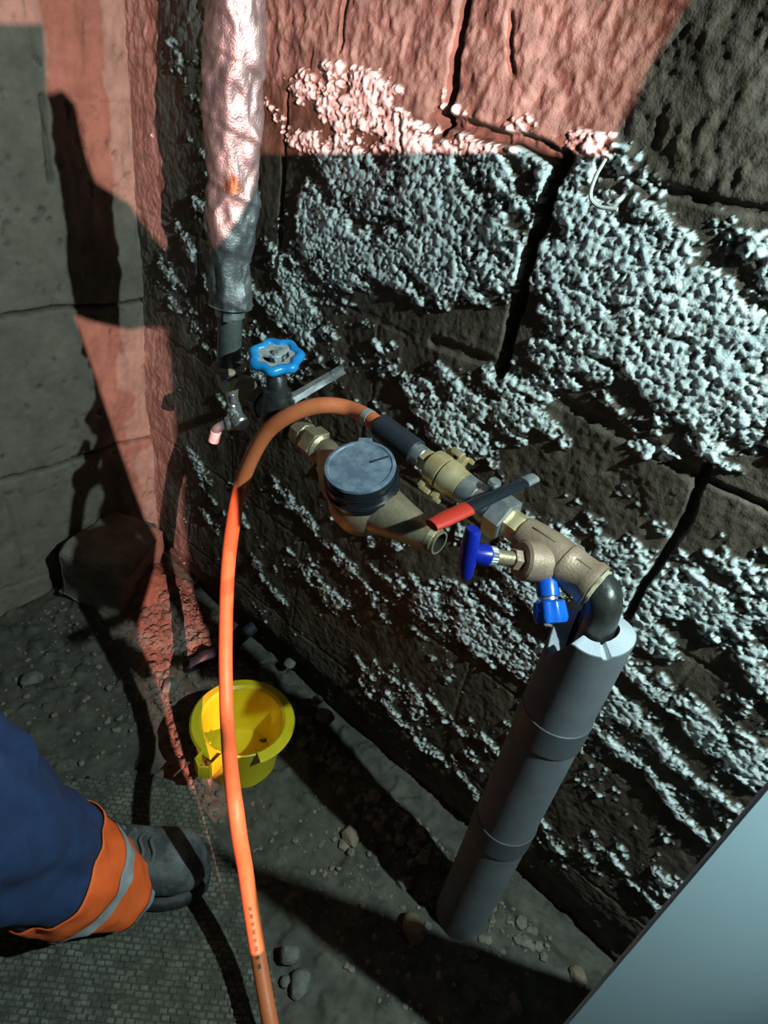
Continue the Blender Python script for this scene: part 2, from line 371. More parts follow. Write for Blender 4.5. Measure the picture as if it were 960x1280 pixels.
    for ci, (z0, z1) in enumerate(courses):
        for vx in vj[ci]:
            d, wd = deepv.get((ci, vx), (0.0015, 0.005)); J.append((vx, z0, vx, z1, d, wd))
        if ci:
            J.append((-1.4, z0, -0.55, z0, 0.0015, 0.006))
            if ci == 5: J += [(-0.55, z0 + .012, -0.40, z0, 0.016, 0.010), (-0.40, z0, 0.7, z0 - 0.01, 0.004, 0.007)]
            elif ci == 4: J += [(-0.50, z0 + .012, -0.37, z0 + .01, 0.005, 0.012), (-0.37, z0 + 0.01, -0.12, z0 - 0.012, 0.004, 0.012), (-0.12, z0 - .012, 0.7, z0 - .012, 0.006, 0.006)]
            else: J.append((-0.55, z0, 0.7, z0, 0.002, 0.006))
    jx = X + 0.020 * fbm(X * 9, Z * 9, 71, 3) + 0.006 * fbm(X * 50, Z * 50, 72, 2); jz = Z + 0.022 * fbm(X * 8, Z * 8, 73, 3) + 0.006 * fbm(X * 50, Z * 50, 74, 2)
    dj = np.zeros_like(X)
    for x0, z0, x1, z1, d, wd in J:
        q = segdist(jx, jz, x0, z0, x1, z1); dj = np.maximum(dj, d * (1 - sst(wd * 0.35, wd, q)))
    # cracks in the upper stones
    for px in [((430, -5), (424, 60)), ((640, 20), (636, 90)), ((500, 150), (505, 190))]:
        a = wl(*px[0]); b = wl(*px[1]); q = segdist(jx, jz, a.x, a.z, b.x, b.z); dj = np.maximum(dj, 0.007 * (1 - sst(0.001, 0.005, q)))
    crust = crust * (1 - sst(0.003, 0.010, dj)); hgt = np.where(dj > 0.004, np.minimum(hgt, hgt - crusth * 0.7), hgt)
    # the foot of the wall is undercut
    hgt -= 0.02 * sst(0.07, 0.0, Z)
    Y = 0.036 - hgt + dj
    pink_lit = np.maximum(sst(1.07, 1.15, Z + 0.08 * fbm(X * 12, Z * 12, 81, 3)) * sst(-0.28, -0.48, X + 0.15 * fbm(X * 6, Z * 6, 83, 3)), sst(-1.0, -1.14, X + 0.12 * fbm(X * 8, Z * 8, 82, 3)))  # lightens the stone colour where pink light lands: upper wall and corner
    pink_lit = pink_lit * (0.75 + 0.5 * (fbm(X * 20, Z * 20, 84, 3) + .25)); pink_lit = np.clip(pink_lit, 0, 1)
    P = np.stack([X, Y, Z], -1)
    # one object for each stone
    cxm = (jx[:-1, :-1] + jx[1:, 1:]) / 2; czm = (jz[:-1, :-1] + jz[1:, 1:]) / 2
    cid = np.digitize(czm, [c[0] for c in courses[1:]]); bid = np.zeros_like(cid)
    for ci in range(len(courses)):
        k = np.digitize(cxm, vj[ci]); bid = np.where(cid == ci, ci * 10 + k, bid)
    for b in np.unique(bid):
        grid_obj('stone', P, bid == b, crust, WALLM, base, pink_lit)
    return base
build_back_wall()

# ---- left wall: smoother blocks
def build_left_wall():
    base = part('wall_left', box((-1.33, -0.55, 0.70), 0.10, 1.30, 1.56), MATS['deep_mortar'], smooth=False)
    tag(base, 'grey block wall at the left of the chamber', kind='structure')
    ys = np.arange(-1.2, 0.075, 0.004); zs = np.arange(-0.06, 1.46, 0.004); Yg, Z = np.meshgrid(ys, zs)
    hgt = 0.016 * fbm(Yg * 5, Z * 4, 21, 3) + 0.010 * fbm(Yg * 26, Z * 11, 22, 4)
    near = sst(-0.12, -0.02, Yg)
    hgt += near * ((ridged(Yg * 28, Z * 12, 23, 4) - 0.5) * 0.012)
    pits = np.clip(fbm(Yg * 60, Z * 60, 24, 3) - 0.13, 0, 1); pits = np.clip(fbm(Yg * 75, Z * 55, 24, 3) - 0.19, 0, 1); hgt -= pits * 0.05 + 0.003 * fbm(Yg * 120, Z * 90, 29, 3)
    jy = Yg + 0.016 * fbm(Yg * 9, Z * 9, 25, 3); jz = Z + 0.030 * fbm(Yg * 7, Z * 7, 26, 3) + 0.006 * fbm(Yg * 50, Z * 50, 27, 2)
    courses = [-0.06, 0.06, 0.34, 0.67, 1.03, 1.46]; vj = [[-0.45], [-0.30, -0.8], [-0.52], [-0.35, -0.9], [-0.125, -0.6], [-0.5]]
    dj = np.zeros_like(Yg)
    for z0 in courses[1:-1]:
        d = 0.012 if z0 in (0.34, 0.67) else 0.002
        dj = np.maximum(dj, d * (1 - sst(0.001, 0.008, np.abs(jz - z0))))
    for ci in range(5):
        for y0 in vj[ci]:
            d = 0.016 if (ci == 3 and y0 == -0.125) else 0.004
            dj = np.maximum(dj, d * (1 - sst(0.001, 0.007, segdist(jy, jz, y0, courses[ci], y0, courses[ci + 1]))))
    q = segdist(jy, jz, -0.125, 0.90, -0.118, 1.03); dj = np.maximum(dj, 0.014 * (1 - sst(0.001, 0.006, q)))
    P = np.stack([-1.245 + hgt - dj, Yg, Z], -1)
    dark = np.clip(sst(0.004, 0.012, dj) + sst(0.0, 0.08, pits) * 0.6, 0, 1)
    cy = (jy[:-1, :-1] + jy[1:, 1:]) / 2; cz = (jz[:-1, :-1] + jz[1:, 1:]) / 2
    cid = np.digitize(cz, courses[1:-1]); bid = np.zeros_like(cid)
    for ci in range(5): bid = np.where(cid == ci, ci * 10 + np.digitize(cy, sorted(vj[ci])), bid)
    for b in np.unique(bid): grid_obj('stone', P, bid == b, dark, LEFTM, base)
build_left_wall()

# ---- floor
def floor_h(x, y):
    x = np.asarray(x, float); y = np.asarray(y, float)
    z = 0.014 * fbm(x * 5, y * 5, 41, 3) + 0.006 * fbm(x * 30, y * 30, 42, 4)
    lump = sst(0.05, 0.22, fbm(x * 42, y * 42, 43, 3)); z = z + lump * 0.009 + 0.006 * fbm(x * 75, y * 75, 47, 3)
    z = z - 0.035 * sst(-0.045, 0.0, y)                                       # gap along the wall
    z = z + 0.07 * np.exp(-(((x + 1.20) / 0.16) ** 2 + ((y + 0.06) / 0.14) ** 2))  # heap in the corner
    return z
def build_floor():
    xs = np.arange(-1.32, 0.62, 0.0045); ys = np.arange(-1.2, 0.085, 0.0045); X, Y = np.meshgrid(xs, ys)
    Zf = floor_h(X, Y)
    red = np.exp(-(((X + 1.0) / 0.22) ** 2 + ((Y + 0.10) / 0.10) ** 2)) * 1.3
    a = fl(195, 830); b = fl(255, 1000); q = segdist(X, Y, a.x, a.y, b.x, b.y); red = np.maximum(red, 1.1 * (1 - sst(0.03, 0.07, q + 0.03 * fbm(X * 30, Y * 30, 46, 3))))  # red strip paints the pink light lying on the floor
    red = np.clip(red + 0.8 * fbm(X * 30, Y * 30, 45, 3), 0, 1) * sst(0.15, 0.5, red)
    P = np.stack([X, Y, Zf], -1)
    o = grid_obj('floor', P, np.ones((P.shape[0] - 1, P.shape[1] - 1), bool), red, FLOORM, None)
    tag(o, 'dark damp earth floor with small stones', kind='structure')
build_floor()

# ---- added unseen screen, its openings cut to shape the pink light
def build_light_screen():
    P = PINK_LAMP; aim = Vector((-0.75, -0.05, 0.75)); d = (aim - P); d.z = 0; d.normalize()
    o = P + d * 0.95; u = Vector((-d.y, d.x, 0)); up = Vector((0, 0, 1))
    def pj(q):
        r = q - P; t = 0.95 / r.dot(d); p = P + r * t; return Vector(((p - o).dot(u), p.z))
    A = [lw(-60, 28), lw(55, 30), lw(60, 118), lw(78, 112), lw(95, 130), lw(108, 195), lw(120, 228), wl(160, 255), wl(207, 312), wl(320, 192), wl(480, 190), wl(640, 190),
         wl(665, 172), wl(700, 190), wl(758, 195), wl(776, 165), wl(800, 122), wl(840, 50), wl(864, 0), wl(900, -90), wl(500, -160), lw(60, -200), lw(-80, -200)]
    B = [lw(80, 358), lw(120, 374), wl(160, 383), wl(213, 384), wl(224, 530), wl(241, 690), fl(262, 800), fl(272, 900), fl(262, 985), fl(238, 985),
         fl(216, 930), fl(196, 850), fl(168, 790), fl(165, 725), lw(188, 665), lw(165, 605), lw(140, 530), lw(110, 440)]
    H_ = [dp(288, 618, 1.02), dp(304, 622, 1.02), dp(297, 700, 1.045), dp(293, 800, 1.08), dp(295, 890, 1.06), dp(305, 1000, .935), dp(335, 1185, .94), dp(312, 1190, .94), dp(281, 1000, .935), dp(272, 890, 1.06), dp(270, 800, 1.08), dp(273, 700, 1.045)]
    A2 = [pj(q) for q in A]; B2 = [pj(q) for q in B]; H2 = [pj(q) for q in H_]
    lo = Vector((-0.75, -0.05)); hi = Vector((0.75, 2.05))
    outer = [lo, Vector((hi.x, lo.y)), hi, Vector((lo.x, hi.y))]
    V2 = outer + A2 + B2 + H2; E = []; k = 0
    for ring in (outer, A2, B2, H2):
        n = len(ring); E += [(k + i, k + (i + 1) % n) for i in range(n)]; k += n
    vo, eo, fo, *_ = delaunay_2d_cdt([Vector(p) for p in V2], E, [], 0, 1e-6)
    def inside(p, ring):
        c = False; n = len(ring)
        for i in range(n):
            a, b = ring[i], ring[(i + 1) % n]
            if (a.y > p.y) != (b.y > p.y) and p.x < (b.x - a.x) * (p.y - a.y) / (b.y - a.y) + a.x: c = not c
        return c
    keep = []
    for f in fo:
        c = sum((vo[i] for i in f), Vector((0, 0))) / len(f)
        if inside(c, outer) and not inside(c, A2) and not inside(c, B2) and not inside(c, H2): keep.append(f)
    th = 0.05; n = len(vo)
    V = [Vector((o.x + u.x * p.x, o.y + u.y * p.x, p.y)) for p in vo]
    V2_ = [v - d * th for v in V]; F = [list(f) for f in keep] + [[i + n for i in f][::-1] for f in keep]
    cnt = {}
    for f in keep:
        for i in range(len(f)):
            a, b = f[i], f[(i + 1) % len(f)]; cnt[(min(a, b), max(a, b))] = cnt.get((min(a, b), max(a, b)), 0) + 1
    for (a, b), c in cnt.items():
        if c == 1: F.append([a, b, b + n, a + n])
    ob = part('pink_light_screen', (V + V2_, F), CONC, smooth=False)
    tag(ob, 'added unseen screen at the right with openings that shape the pink light', kind='structure')
build_light_screen()

# ================================================================== THE PIPEWORK
ZUP = Vector((0, 0, 1))
# ---- foil wrapped riser at the upper left
def build_foil_pipe():
    c0 = wl(287, 425, -0.085); ax = Vector((c0.x, c0.y, 0))
    zb = wl(287, 380, -0.085).z; ze = wl(286, 462, -0.085).z
    t = thing('wrapped_riser_pipe', (ax.x, ax.y, ze), 'vertical pipe wrapped in crumpled silver foil at the upper left of the wall', 'pipe')
    n = 72; zs = np.arange(zb, 1.56, 0.0035); A, Zg = np.meshgrid(np.linspace(0, 2 * np.pi, n + 1), zs)
    r0 = 0.034
    U = A / (2 * np.pi) * 8; seam = np.floor(Zg / 0.055 + A / (2 * np.pi))
    # crumple: wraps along, noise made periodic by blending
    def per(f): 
        k = (A / (2 * np.pi)); return f(U) * (1 - sst(.8, 1, k)) + f(U - 8) * sst(.8, 1, k)
    cr = per(lambda u: ridged(u * 0.55 + Zg * 9, Zg * 11 - u * .55, 3, 3)) - 0.5
    dent = per(lambda u: fbm(u * 0.7, Zg * 16, 9, 3))
    ph = (Zg / 0.075 + A / (2 * np.pi)) % 1.0
    step = 0.0035 * sst(0.0, 0.06, ph) * (1 - ph * 0.9)
    bulge = 0.004 * np.exp(-((Zg - 1.12) / 0.05) ** 2)
    fac = per(lambda u: np.abs(fbm(u * 1.1 + Zg * 9, Zg * 30, 19, 2))) * 0.016
    rr = r0 - .001 + cr * 0.016 + dent * 0.012 - fac * .8 + step + bulge - 0.004 * sst(zb + 0.15, zb, Zg)
    P = np.stack([ax.x + rr * np.cos(A) - t.location.x, ax.y + rr * np.sin(A) - t.location.y, Zg - t.location.z], -1)
    rp = wl(291, 237, -0.12)
    camang = math.atan2(rp.y - ax.y, rp.x - ax.x)
    da = np.arctan2(np.sin(A - camang), np.cos(A - camang)) * r0
    rust = 1 - sst(0.5, 1.0, np.sqrt((da / 0.017) ** 2 + ((Zg - rp.z) / 0.016) ** 2) + 0.5 * fbm(U * 3, Zg * 120, 33, 3))
    rust = np.maximum(rust, 0.85 * sst(0.28, 0.4, per(lambda u: fbm(u * 2, Zg * 40, 77, 3)) + 0.02))
    o = grid_obj('foil_wrap', P, np.ones((P.shape[0] - 1, P.shape[1] - 1), bool), rust, FOIL, t); OFF[o.name] = Vector(t.location)
    part('foil_end', lathe([(0.033, 0), (0.018, 0.001)], 40, Matrix.Translation((ax.x, ax.y, zb)), cap=False), STEEL, t)
    part('steel_pipe', lathe([(0.0185, 0), (0.0185, zb - ze + .02)], 36, Matrix.Translation((ax.x, ax.y, ze))), DSTEEL, t)
    part('hose_clamp', join(lathe([(0.0195, 0), (0.022, .001), (0.022, 0.011), (0.0195, 0.012)], 36, Matrix.Translation((ax.x, ax.y, zb - 0.018))),
                            box((0, 0, 0), 0.010, 0.012, 0.014, frame((ax.x + 0.017, ax.y - 0.017, zb - .012), (1, -1, 0)), 0.001)), STEEL, t)
    part('collar', lathe([(0.018, 0), (0.0265, 0.002), (0.028, 0.006), (0.0255, .0095), (0.0185, 0.011)], 40, Matrix.Translation((ax.x, ax.y, ze)) @ Matrix.Rotation(.12, 4, 'X')), HEMP, t)
    return ax, ze
RISER, RZ = build_foil_pipe()

# ---- line A: elbow, gate valve, union, meter
ZA = 0.700
GV = fl(347, 517, ZA); UN = fl(388, 550, ZA); MT = fl(455, 620, ZA); OUTL = fl(548, 678, ZA)
dA1 = (UN - GV).normalized()
def build_gate_valve():
    t = thing('gate_valve', GV, 'gate valve with a shade-darkened body and a lobed blue handwheel below the foil pipe', 'valve')
    el0 = Vector((RISER.x, RISER.y, RZ)); el1 = Vector((RISER.x, RISER.y, ZA + .012)); 
    dirx = (GV - Vector((RISER.x, RISER.y, ZA))).normalized()
    bend = [el0, el0.lerp(el1, .6), Vector((RISER.x, RISER.y, ZA)) + dirx * 0.006 + ZUP * .004, Vector((RISER.x, RISER.y, ZA)) + dirx * 0.022, Vector((RISER.x, RISER.y, ZA)) + dirx * 0.038]
    part('elbow', tube(crom(bend, 6), 0.0205, 28), STEEL, t)
    e = Vector((RISER.x, RISER.y, ZA)) + dirx * 0.030
    part('elbow_band', cyl(e, e + dirx * 0.013, 0.0255, bev=0.002), BRONZE, t)
    part('hexagon_end', hexn(GV - dA1 * 0.050, GV - dA1 * 0.030, 0.026, 0.3), mat('shaded_black_iron', (0.022, 0.024, 0.024), 0.4, 0.2, col2=(0.05, 0.052, 0.05), scale=60, bump=.2), t)
    part('hexagon_end', hexn(GV + dA1 * 0.026, GV + dA1 * 0.044, 0.026, 0.3), mat('shaded_black_iron', (0.022, 0.024, 0.024), 0.4, 0.2, col2=(0.05, 0.052, 0.05), scale=60, bump=.2), t)
    body = join(cyl(GV - dA1 * 0.032, GV + dA1 * 0.030, 0.021, bev=.003), lathe([(0.012, -0.030), (0.022, -0.024), (0.025, -0.005), (0.024, 0.02), (0.019, 0.034)], 32, frame(GV, ZUP)))
    BV = mat('shaded_black_iron', (0.022, 0.024, 0.024), 0.4, 0.2, col2=(0.05, 0.052, 0.05), scale=60, bump=.2)  # near-black puts the shade on the valve into its iron colour
    part('body', body, BV, t)
    wc = wl(345, 446, GV.y); wc = Vector((GV.x, GV.y, 0)).lerp(Vector((wc.x, wc.y, 0)), 1); wc.z = wl(345, 446, GV.y).z
    top = Vector((wc.x, wc.y, wc.z)); up = (top - GV).normalized()
    L = (top - GV).length
    part('bonnet', lathe([(0.0205, 0.030), (0.0205, 0.038), (0.016, 0.041), (0.015, L - .03), (0.0115, L - 0.026), (0.0105, L - 0.016)], 30, frame(GV, up)), BV, t)
    part('gland_nut', hexn(GV + up * (L - 0.030), GV + up * (L - 0.018), 0.0125), STEEL, t)
    part('stem', cyl(GV + up * (L - 0.02), GV + up * (L + 0.004), 0.0045), STEEL, t)
    tilt = (ZUP + Vector((0.10, -0.26, 0))).normalized(); Mw = frame(top, tilt, (1, 0, 0))
    wh = part('handwheel', torus(Mw, 0.0325, 0.0075, 84, 14, rf=lambda a: 1 + 0.075 * math.cos(7 * a)), WHEELB, t)
    ring = lathe([(0.0195, -0.002), (0.0290, -0.002), (0.0290, 0.0035), (0.0195, 0.0035), (0.0195, -0.002)], 48, Mw, cap=False)
    part('wheel_ring', ring, PALEM, wh)
    for k in range(3):
        a = math.radians(90 + 120 * k)
        part('spoke', box((0.0135, 0, 0.0015), 0.022, 0.009, 0.005, Mw @ Matrix.Rotation(a, 4, 'Z'), 0.001), PALEM, wh)
    part('hub', lathe([(0.0085, -0.006), (0.0085, 0.003), (0.007, 0.0045)], 24, Mw), PALEM, wh)
    part('wheel_nut', hexn(Mw @ Vector((0, 0, 0.004)), Mw @ Vector((0, 0, 0.009)), 0.0048), STEEL, wh)
build_gate_valve()

def build_tap():
    c = wl(291, 512, -0.125)
    t = thing('drain_tap', c, 'small nickel drain tap with a milky spout hanging left of the blue handwheel', 'tap')
    e = Vector((RISER.x, RISER.y, ZA))
    b0 = wl(297, 522, -0.125); s0 = wl(282, 530, -0.14); s1 = wl(271, 536, -0.15); s2 = wl(267, 551, -0.152)
    part('inlet', tube([e, e.lerp(b0, .5), b0], 0.0095, 20), STEEL, t)
    up = (ZUP + Vector((0, -0.1, 0))).normalized(); k = wl(292, 527, -0.125)
    part('body', join(tube(crom([b0, wl(292, 528, -.13), s0], 6), [0.0115] * 12 + [0.010], 20)), NICKEL, t)
    prof = [(0.010, 0.0), (0.011, 0.004), (0.0075, 0.006), (0.0095, 0.010), (0.0095, 0.013), (0.007, 0.015), (0.0088, 0.019), (0.0088, 0.022), (0.0055, 0.025), (0.007, 0.030), (0.0045, 0.034), (0.006, 0.040), (0.0075, 0.045), (0.005, 0.050)]
    part('spindle', lathe(prof, 24, frame(k, up)), NICKEL, t)
    part('outlet_ring', cyl(b0 + Vector((0.002, -.002, 0)), b0 + Vector((0.018, -.004, -.003)), 0.012, bev=.002), NICKEL, t)
    part('spout', tube(crom([s0, s1, s1.lerp(s2, .35)], 5), 0.0072, 18), NICKEL, t)
    part('spout_tube', tube([s1.lerp(s2, .2), s2], 0.0085, 20), PINKW, t)
    part('lever', tube([k + up * .046, k + up * .050 + Vector((.012, -.006, 0)), k + up * .044 + Vector((.022, -.012, 0))], [.003, .004, .0045], 12, flat=.5), NICKEL, t)
build_tap()

def build_bracket():
    a = wl(366, 498, -0.07); b = wl(404, 476, -0.02); c = wl(428, 462, 0.025)
    t = thing('pipe_bracket', c, 'flat pale metal strap bracket running from the wall above the orange hose', 'bracket')
    pts = crom([a, a.lerp(b, .5), b, b.lerp(c, .6), c], 4)
    part('strap', tube(pts, 0.0085, 4, flat=0.22, up0=(0.35, -0.55, 0.7)), STEEL, t, smooth=False)
    part('bent_tab', box((0, 0, 0), 0.016, 0.003, 0.016, frame(a + Vector((0, 0, -.006)), (0.4, -.6, .3)), 0.0008), BRONZE, t)
    q = b.lerp(c, .65)
    part('screw', hexn(q + Vector((0, -.004, .002)), q + Vector((.001, -.008, .005)), 0.0045), STEEL, t)
build_bracket()

def build_union():
    d = (MT - UN); d.z = 0; d = d.normalized()
    t = thing('pipe_union', UN, 'brass pipe union of two nuts between the gate valve and the water meter', 'fitting')
    p = UN - dA1 * 0.004
    part('tail_nut', hexn(p - dA1 * 0.026, p - dA1 * 0.004, 0.0205, .2, 8), BRONZE, t)
    part('collar', cyl(p - dA1 * 0.005, p + dA1 * 0.006, 0.0185, bev=.002), BRONZE, t)
    part('union_nut', hexn(p + dA1 * 0.006, p + dA1 * 0.030, 0.0255, .5), BRONZE, t)
    part('lock_ring', cyl(p + dA1 * 0.030, p + dA1 * 0.036, 0.0225, 0.020, bev=.002), BRONZE, t)
build_union()

def build_meter():
    a = (OUTL - MT).normalized(); up = (ZUP + Vector((0.16, -0.34, 0))).normalized(); up = (up - a * up.dot(a)).normalized()
    sd = a.cross(up)
    t = thing('water_meter', MT - up * 0.05, 'bronze water meter with a round blue-grey lid and open threaded outlet', 'water meter')
    M = frame(MT, up, a)
    part('body', lathe([(0.010, -0.046), (0.026, -0.044), (0.040, -0.034), (0.0465, -0.018), (0.0475, 0.0), (0.0465, 0.012), (0.044, 0.016)], 56, M), BRONZE, t)
    part('outlet_cone', lathe([(0.012, 0.0), (0.034, 0.022), (0.0335, 0.034), (0.027, 0.060), (0.021, 0.090), (0.0165, 0.108), (0.0165, 0.112)], 40, frame(MT - up * 0.006, OUTL - MT + up * .006)), BRONZE, t)
    L = (OUTL - MT).length; da = (OUTL - MT + up * .006).normalized(); p0 = MT - up * 0.006
    prof = [(0.0150, 0.110)]
    z = 0.112
    while z < L - 0.002:
        prof += [(0.0168, z + 0.0007), (0.0153, z + 0.0018)]; z += 0.0022
    prof += [(0.0155, L + .002), (0.0128, L + .002)]
    th = part('threaded_end', lathe(prof, 36, frame(p0, da), cap=False), BRONZE, t)
    part('bore', lathe([(0.0128, L + .002), (0.0125, L - 0.03), (0.0, L - .03)], 30, frame(p0, da), cap=False), HOLE, th)
    # curved inlet neck
    n0 = UN + dA1 * 0.030; 
    pts = crom([n0, n0 + dA1 * 0.018, MT - a * 0.052 - up * .012 , MT - a * 0.030 - up * 0.016], 6)
    part('inlet_neck', tube(pts, [0.0175 + 0.007 * i / (len(pts) - 1) for i in range(len(pts))], 30), BRONZE, t)
    part('register', lathe([(0.0455, 0.013), (0.0470, 0.016), (0.0470, 0.026), (0.0452, 0.028), (0.0452, 0.046), (0.0440, 0.050), (0.040, 0.0515)], 64, M), BLACKP, t)
    for zz in (0.024, 0.040):
        part('groove_ring', torus(M @ Matrix.Translation((0, 0, zz)), 0.0462 if zz > .03 else .0472, 0.0009, 64, 8), BLACKP, t)
    lid = part('lid', lathe([(0.0435, 0.0505), (0.0448, 0.053), (0.0440, 0.0565), (0.0405, 0.0570), (0.039, 0.0556), (0.0, 0.0560)], 64, M, cap=False), LIDM, t)
    hd = (-a * 0.75 + sd * 0.0 + (a.cross(up)) * -0.65)
    hx, hy = -0.55, 0.80
    Mh = M @ Matrix.Rotation(math.atan2(hy, hx), 4, 'Z')
    part('hinge', box((0.044, 0, 0.053), 0.013, 0.018, 0.007, Mh, 0.0015), LIDM, lid)
    part('lid_notch', box((0.026, 0, 0.0572), 0.024, 0.0025, 0.0012, Mh @ Matrix.Rotation(-1.1, 4, 'Z'), 0.0003), RUBBER, lid)
    part('seal_screw', hexn(MT - a * .048 + up * .004 + sd * .01, MT - a * 0.054 + up * .006 + sd * .012, 0.005), STEEL, t)
build_meter()

# ---- line B: hose tail, claw coupling, ball valve, angled stop valve
YB = -0.085
def B(x, y, Y=YB): return wl(x, y, Y)
B0 = B(474, 531); B1 = B(756, 742, -0.095); dB = (B1 - B0).normalized()
def onB(x): # point of the line whose picture is near column x
    lo, hi = 0.0, 1.2
    for _ in range(40):
        m = (lo + hi) / 2; p = B0.lerp(B1, m); d = np.array(p) - CAM; c = d @ R
        u = 480 + FPX * c[0] / (-c[2])
        if u < x: lo = m
        else: hi = m
    return B0.lerp(B1, (lo + hi) / 2)

def build_hose():
    pts = [tuple(onB(512)), tuple(onB(476)), tuple(dp(440, 512, .905)), tuple(dp(400, 507, .905)), tuple(dp(360, 520, .915)), tuple(dp(330, 545, .94)), tuple(dp(307, 590, .98)), tuple(dp(294, 640, 1.01)), tuple(dp(285, 710, 1.05)),
           tuple(dp(282, 800, 1.08)), tuple(dp(282.5, 860, 1.08)), tuple(dp(284, 905, 1.055)), tuple(dp(287, 946, .99)), tuple(dp(291, 985, .945)), tuple(dp(295, 1013, .927)), tuple(dp(300, 1050, .93)), tuple(dp(306, 1083, .945)), tuple(dp(313, 1131, .95)), tuple(dp(323, 1195, .94)), tuple(dp(338, 1280, .90)),
           tuple(dp(356, 1370, .88)), (-0.11, -0.50, 0.016), (-0.02, -0.60, 0.016), (0.05, -0.72, 0.016)]
    pts = [Vector(p) for p in pts]
    t = thing('orange_hose', pts[-3], 'long orange rubber hose arching over the meter and down past the yellow bucket', 'hose')
    cu = crom(pts, 12); part('tube', tube(cu, 0.0113, 20), ORANGE, t)
    p = [q for q in crom(pts[:5], 12)]
    k = 12 + 4
    part('tape_ring', tube(cu[k:k + 3], 0.0118, 20), SILVER, t)
    s = part('sleeve', join(cyl(onB(474), onB(521), 0.0165, 0.0170, bev=.002)), RUBBER, t)
    # the dark print along the hose above the floor
    q0 = list(range(17 * 12, 18 * 12 + 6, 2))
    for j, i in enumerate(q0[:8]):
        c = cu[i]; tv = (cu[i + 1] - cu[i]).normalized(); vd = (Vector(CAM) - c); vd = (vd - tv * vd.dot(tv)).normalized(); s_ = tv.cross(vd)
        part('print_mark', box((0, 0, 0), 0.0045, 0.0010, 0.0060 if j % 2 else .0042, frame(c + vd * 0.0111 + s_ * .001, tv, s_)), PRINT, t, smooth=False)
build_hose()

def build_coupling():
    c = onB(555)
    t = thing('claw_coupling', c, 'bright brass claw coupling joining the orange hose to the pipe', 'coupling')
    f0, f1, f2, f3 = onB(520), onB(530), onB(538), onB(556)
    part('ferrule', cyl(f0, f1, 0.0135, bev=.001), STEEL, t)
    part('hose_tail', hexn(f1, f2, 0.0155), BRASS, t)
    part('claw_half', lathe([(0.0150, 0), (0.021, 0.004), (0.0225, 0.010), (0.0225, (f3 - f2).length - .001), (0.019, (f3 - f2).length)], 36, frame(f2, dB)), BRASS, t)
    g0, g1 = onB(557), onB(578)
    part('claw_half', lathe([(0.019, 0), (0.0225, .001), (0.0225, 0.012), (0.0200, 0.018), (0.0195, (g1 - g0).length)], 36, frame(g0, dB)), BRASS, t)
    part('gasket', cyl(onB(555.5), onB(557.5), 0.0200), RUBBER, t)
    M = frame(onB(556), dB)
    # two pairs of hooked claws on opposite sides
    vd = (Vector(CAM) - onB(556)).normalized(); side = dB.cross(vd).normalized()
    if side.z < 0: side = -side
    for sgn in (1, -1):
        s = side * sgn
        Mc = frame(onB(558) + s * 0.026, dB, s)
        part('claw', join(box((0.001, 0, 0.006), 0.011, 0.014, 0.010, Mc, 0.002), box((0.004, 0.004, -0.004), 0.008, 0.010, 0.016, Mc, 0.002), box((0.0055, -0.006, 0.012), 0.006, 0.008, 0.010, Mc, 0.002)), BRASS, t)
        part('claw', join(box((0.000, -.004, -0.016), 0.011, 0.012, 0.009, Mc, 0.002), box((0.004, -0.009, -0.008), 0.007, 0.007, 0.016, Mc, 0.002)), BRASS, t)
build_coupling()

def build_ball_valve():
    t = thing('ball_valve', onB(612), 'steel ball valve with a red and black lever next to the brass coupling', 'valve')
    part('nipple', cyl(onB(578), onB(597), 0.0190, bev=.0015), STEEL, t)
    part('body', lathe([(0.0185, 0), (0.0205, 0.004), (0.0205, .012), (0.0225, .02), (0.0205, (onB(622) - onB(596)).length)], 36, frame(onB(596), dB)), STEEL, t)
    part('hexagon_nut', hexn(onB(617), onB(636), 0.0270, .35), STEEL, t)
    up = (ZUP + dB * -ZUP.dot(dB)).normalized()
    c = onB(607); zl = c.z + 0.034
    e0 = fl(541, 656, zl); e1 = fl(666, 598, zl + .006)
    if e1.y > 0.02: e1 = e0.lerp(e1, (0.02 - e0.y) / (e1.y - e0.y))
    st = e0.lerp(e1, 0.5)
    part('stem', cyl(c, c + up * 0.036, 0.007), STEEL, t)
    part('stem_nut', hexn(c + up * 0.028, c + up * 0.034, 0.009), STEEL, t)
    lv = [e0, e0.lerp(e1, .12), e0.lerp(e1, .3), e0.lerp(e1, .6), e0.lerp(e1, .93), e1]
    lev = part('lever', tube(lv, [.008, .0092, .0092, .0085, .0082, .0075], 16, flat=0.5, up0=ZUP), BLACKP, t)
    part('red_grip', tube([e0 - (e1 - e0) * .01, e0.lerp(e1, .1), e0.lerp(e1, .32)], [.0088, .0104, .0102], 16, flat=0.54, up0=ZUP), RED, lev)
    part('lever_tip', tube([e0.lerp(e1, .90), e0.lerp(e1, 1.02)], [.0086, .0080], 12, flat=0.54, up0=ZUP), STEEL, lev)
build_ball_valve()

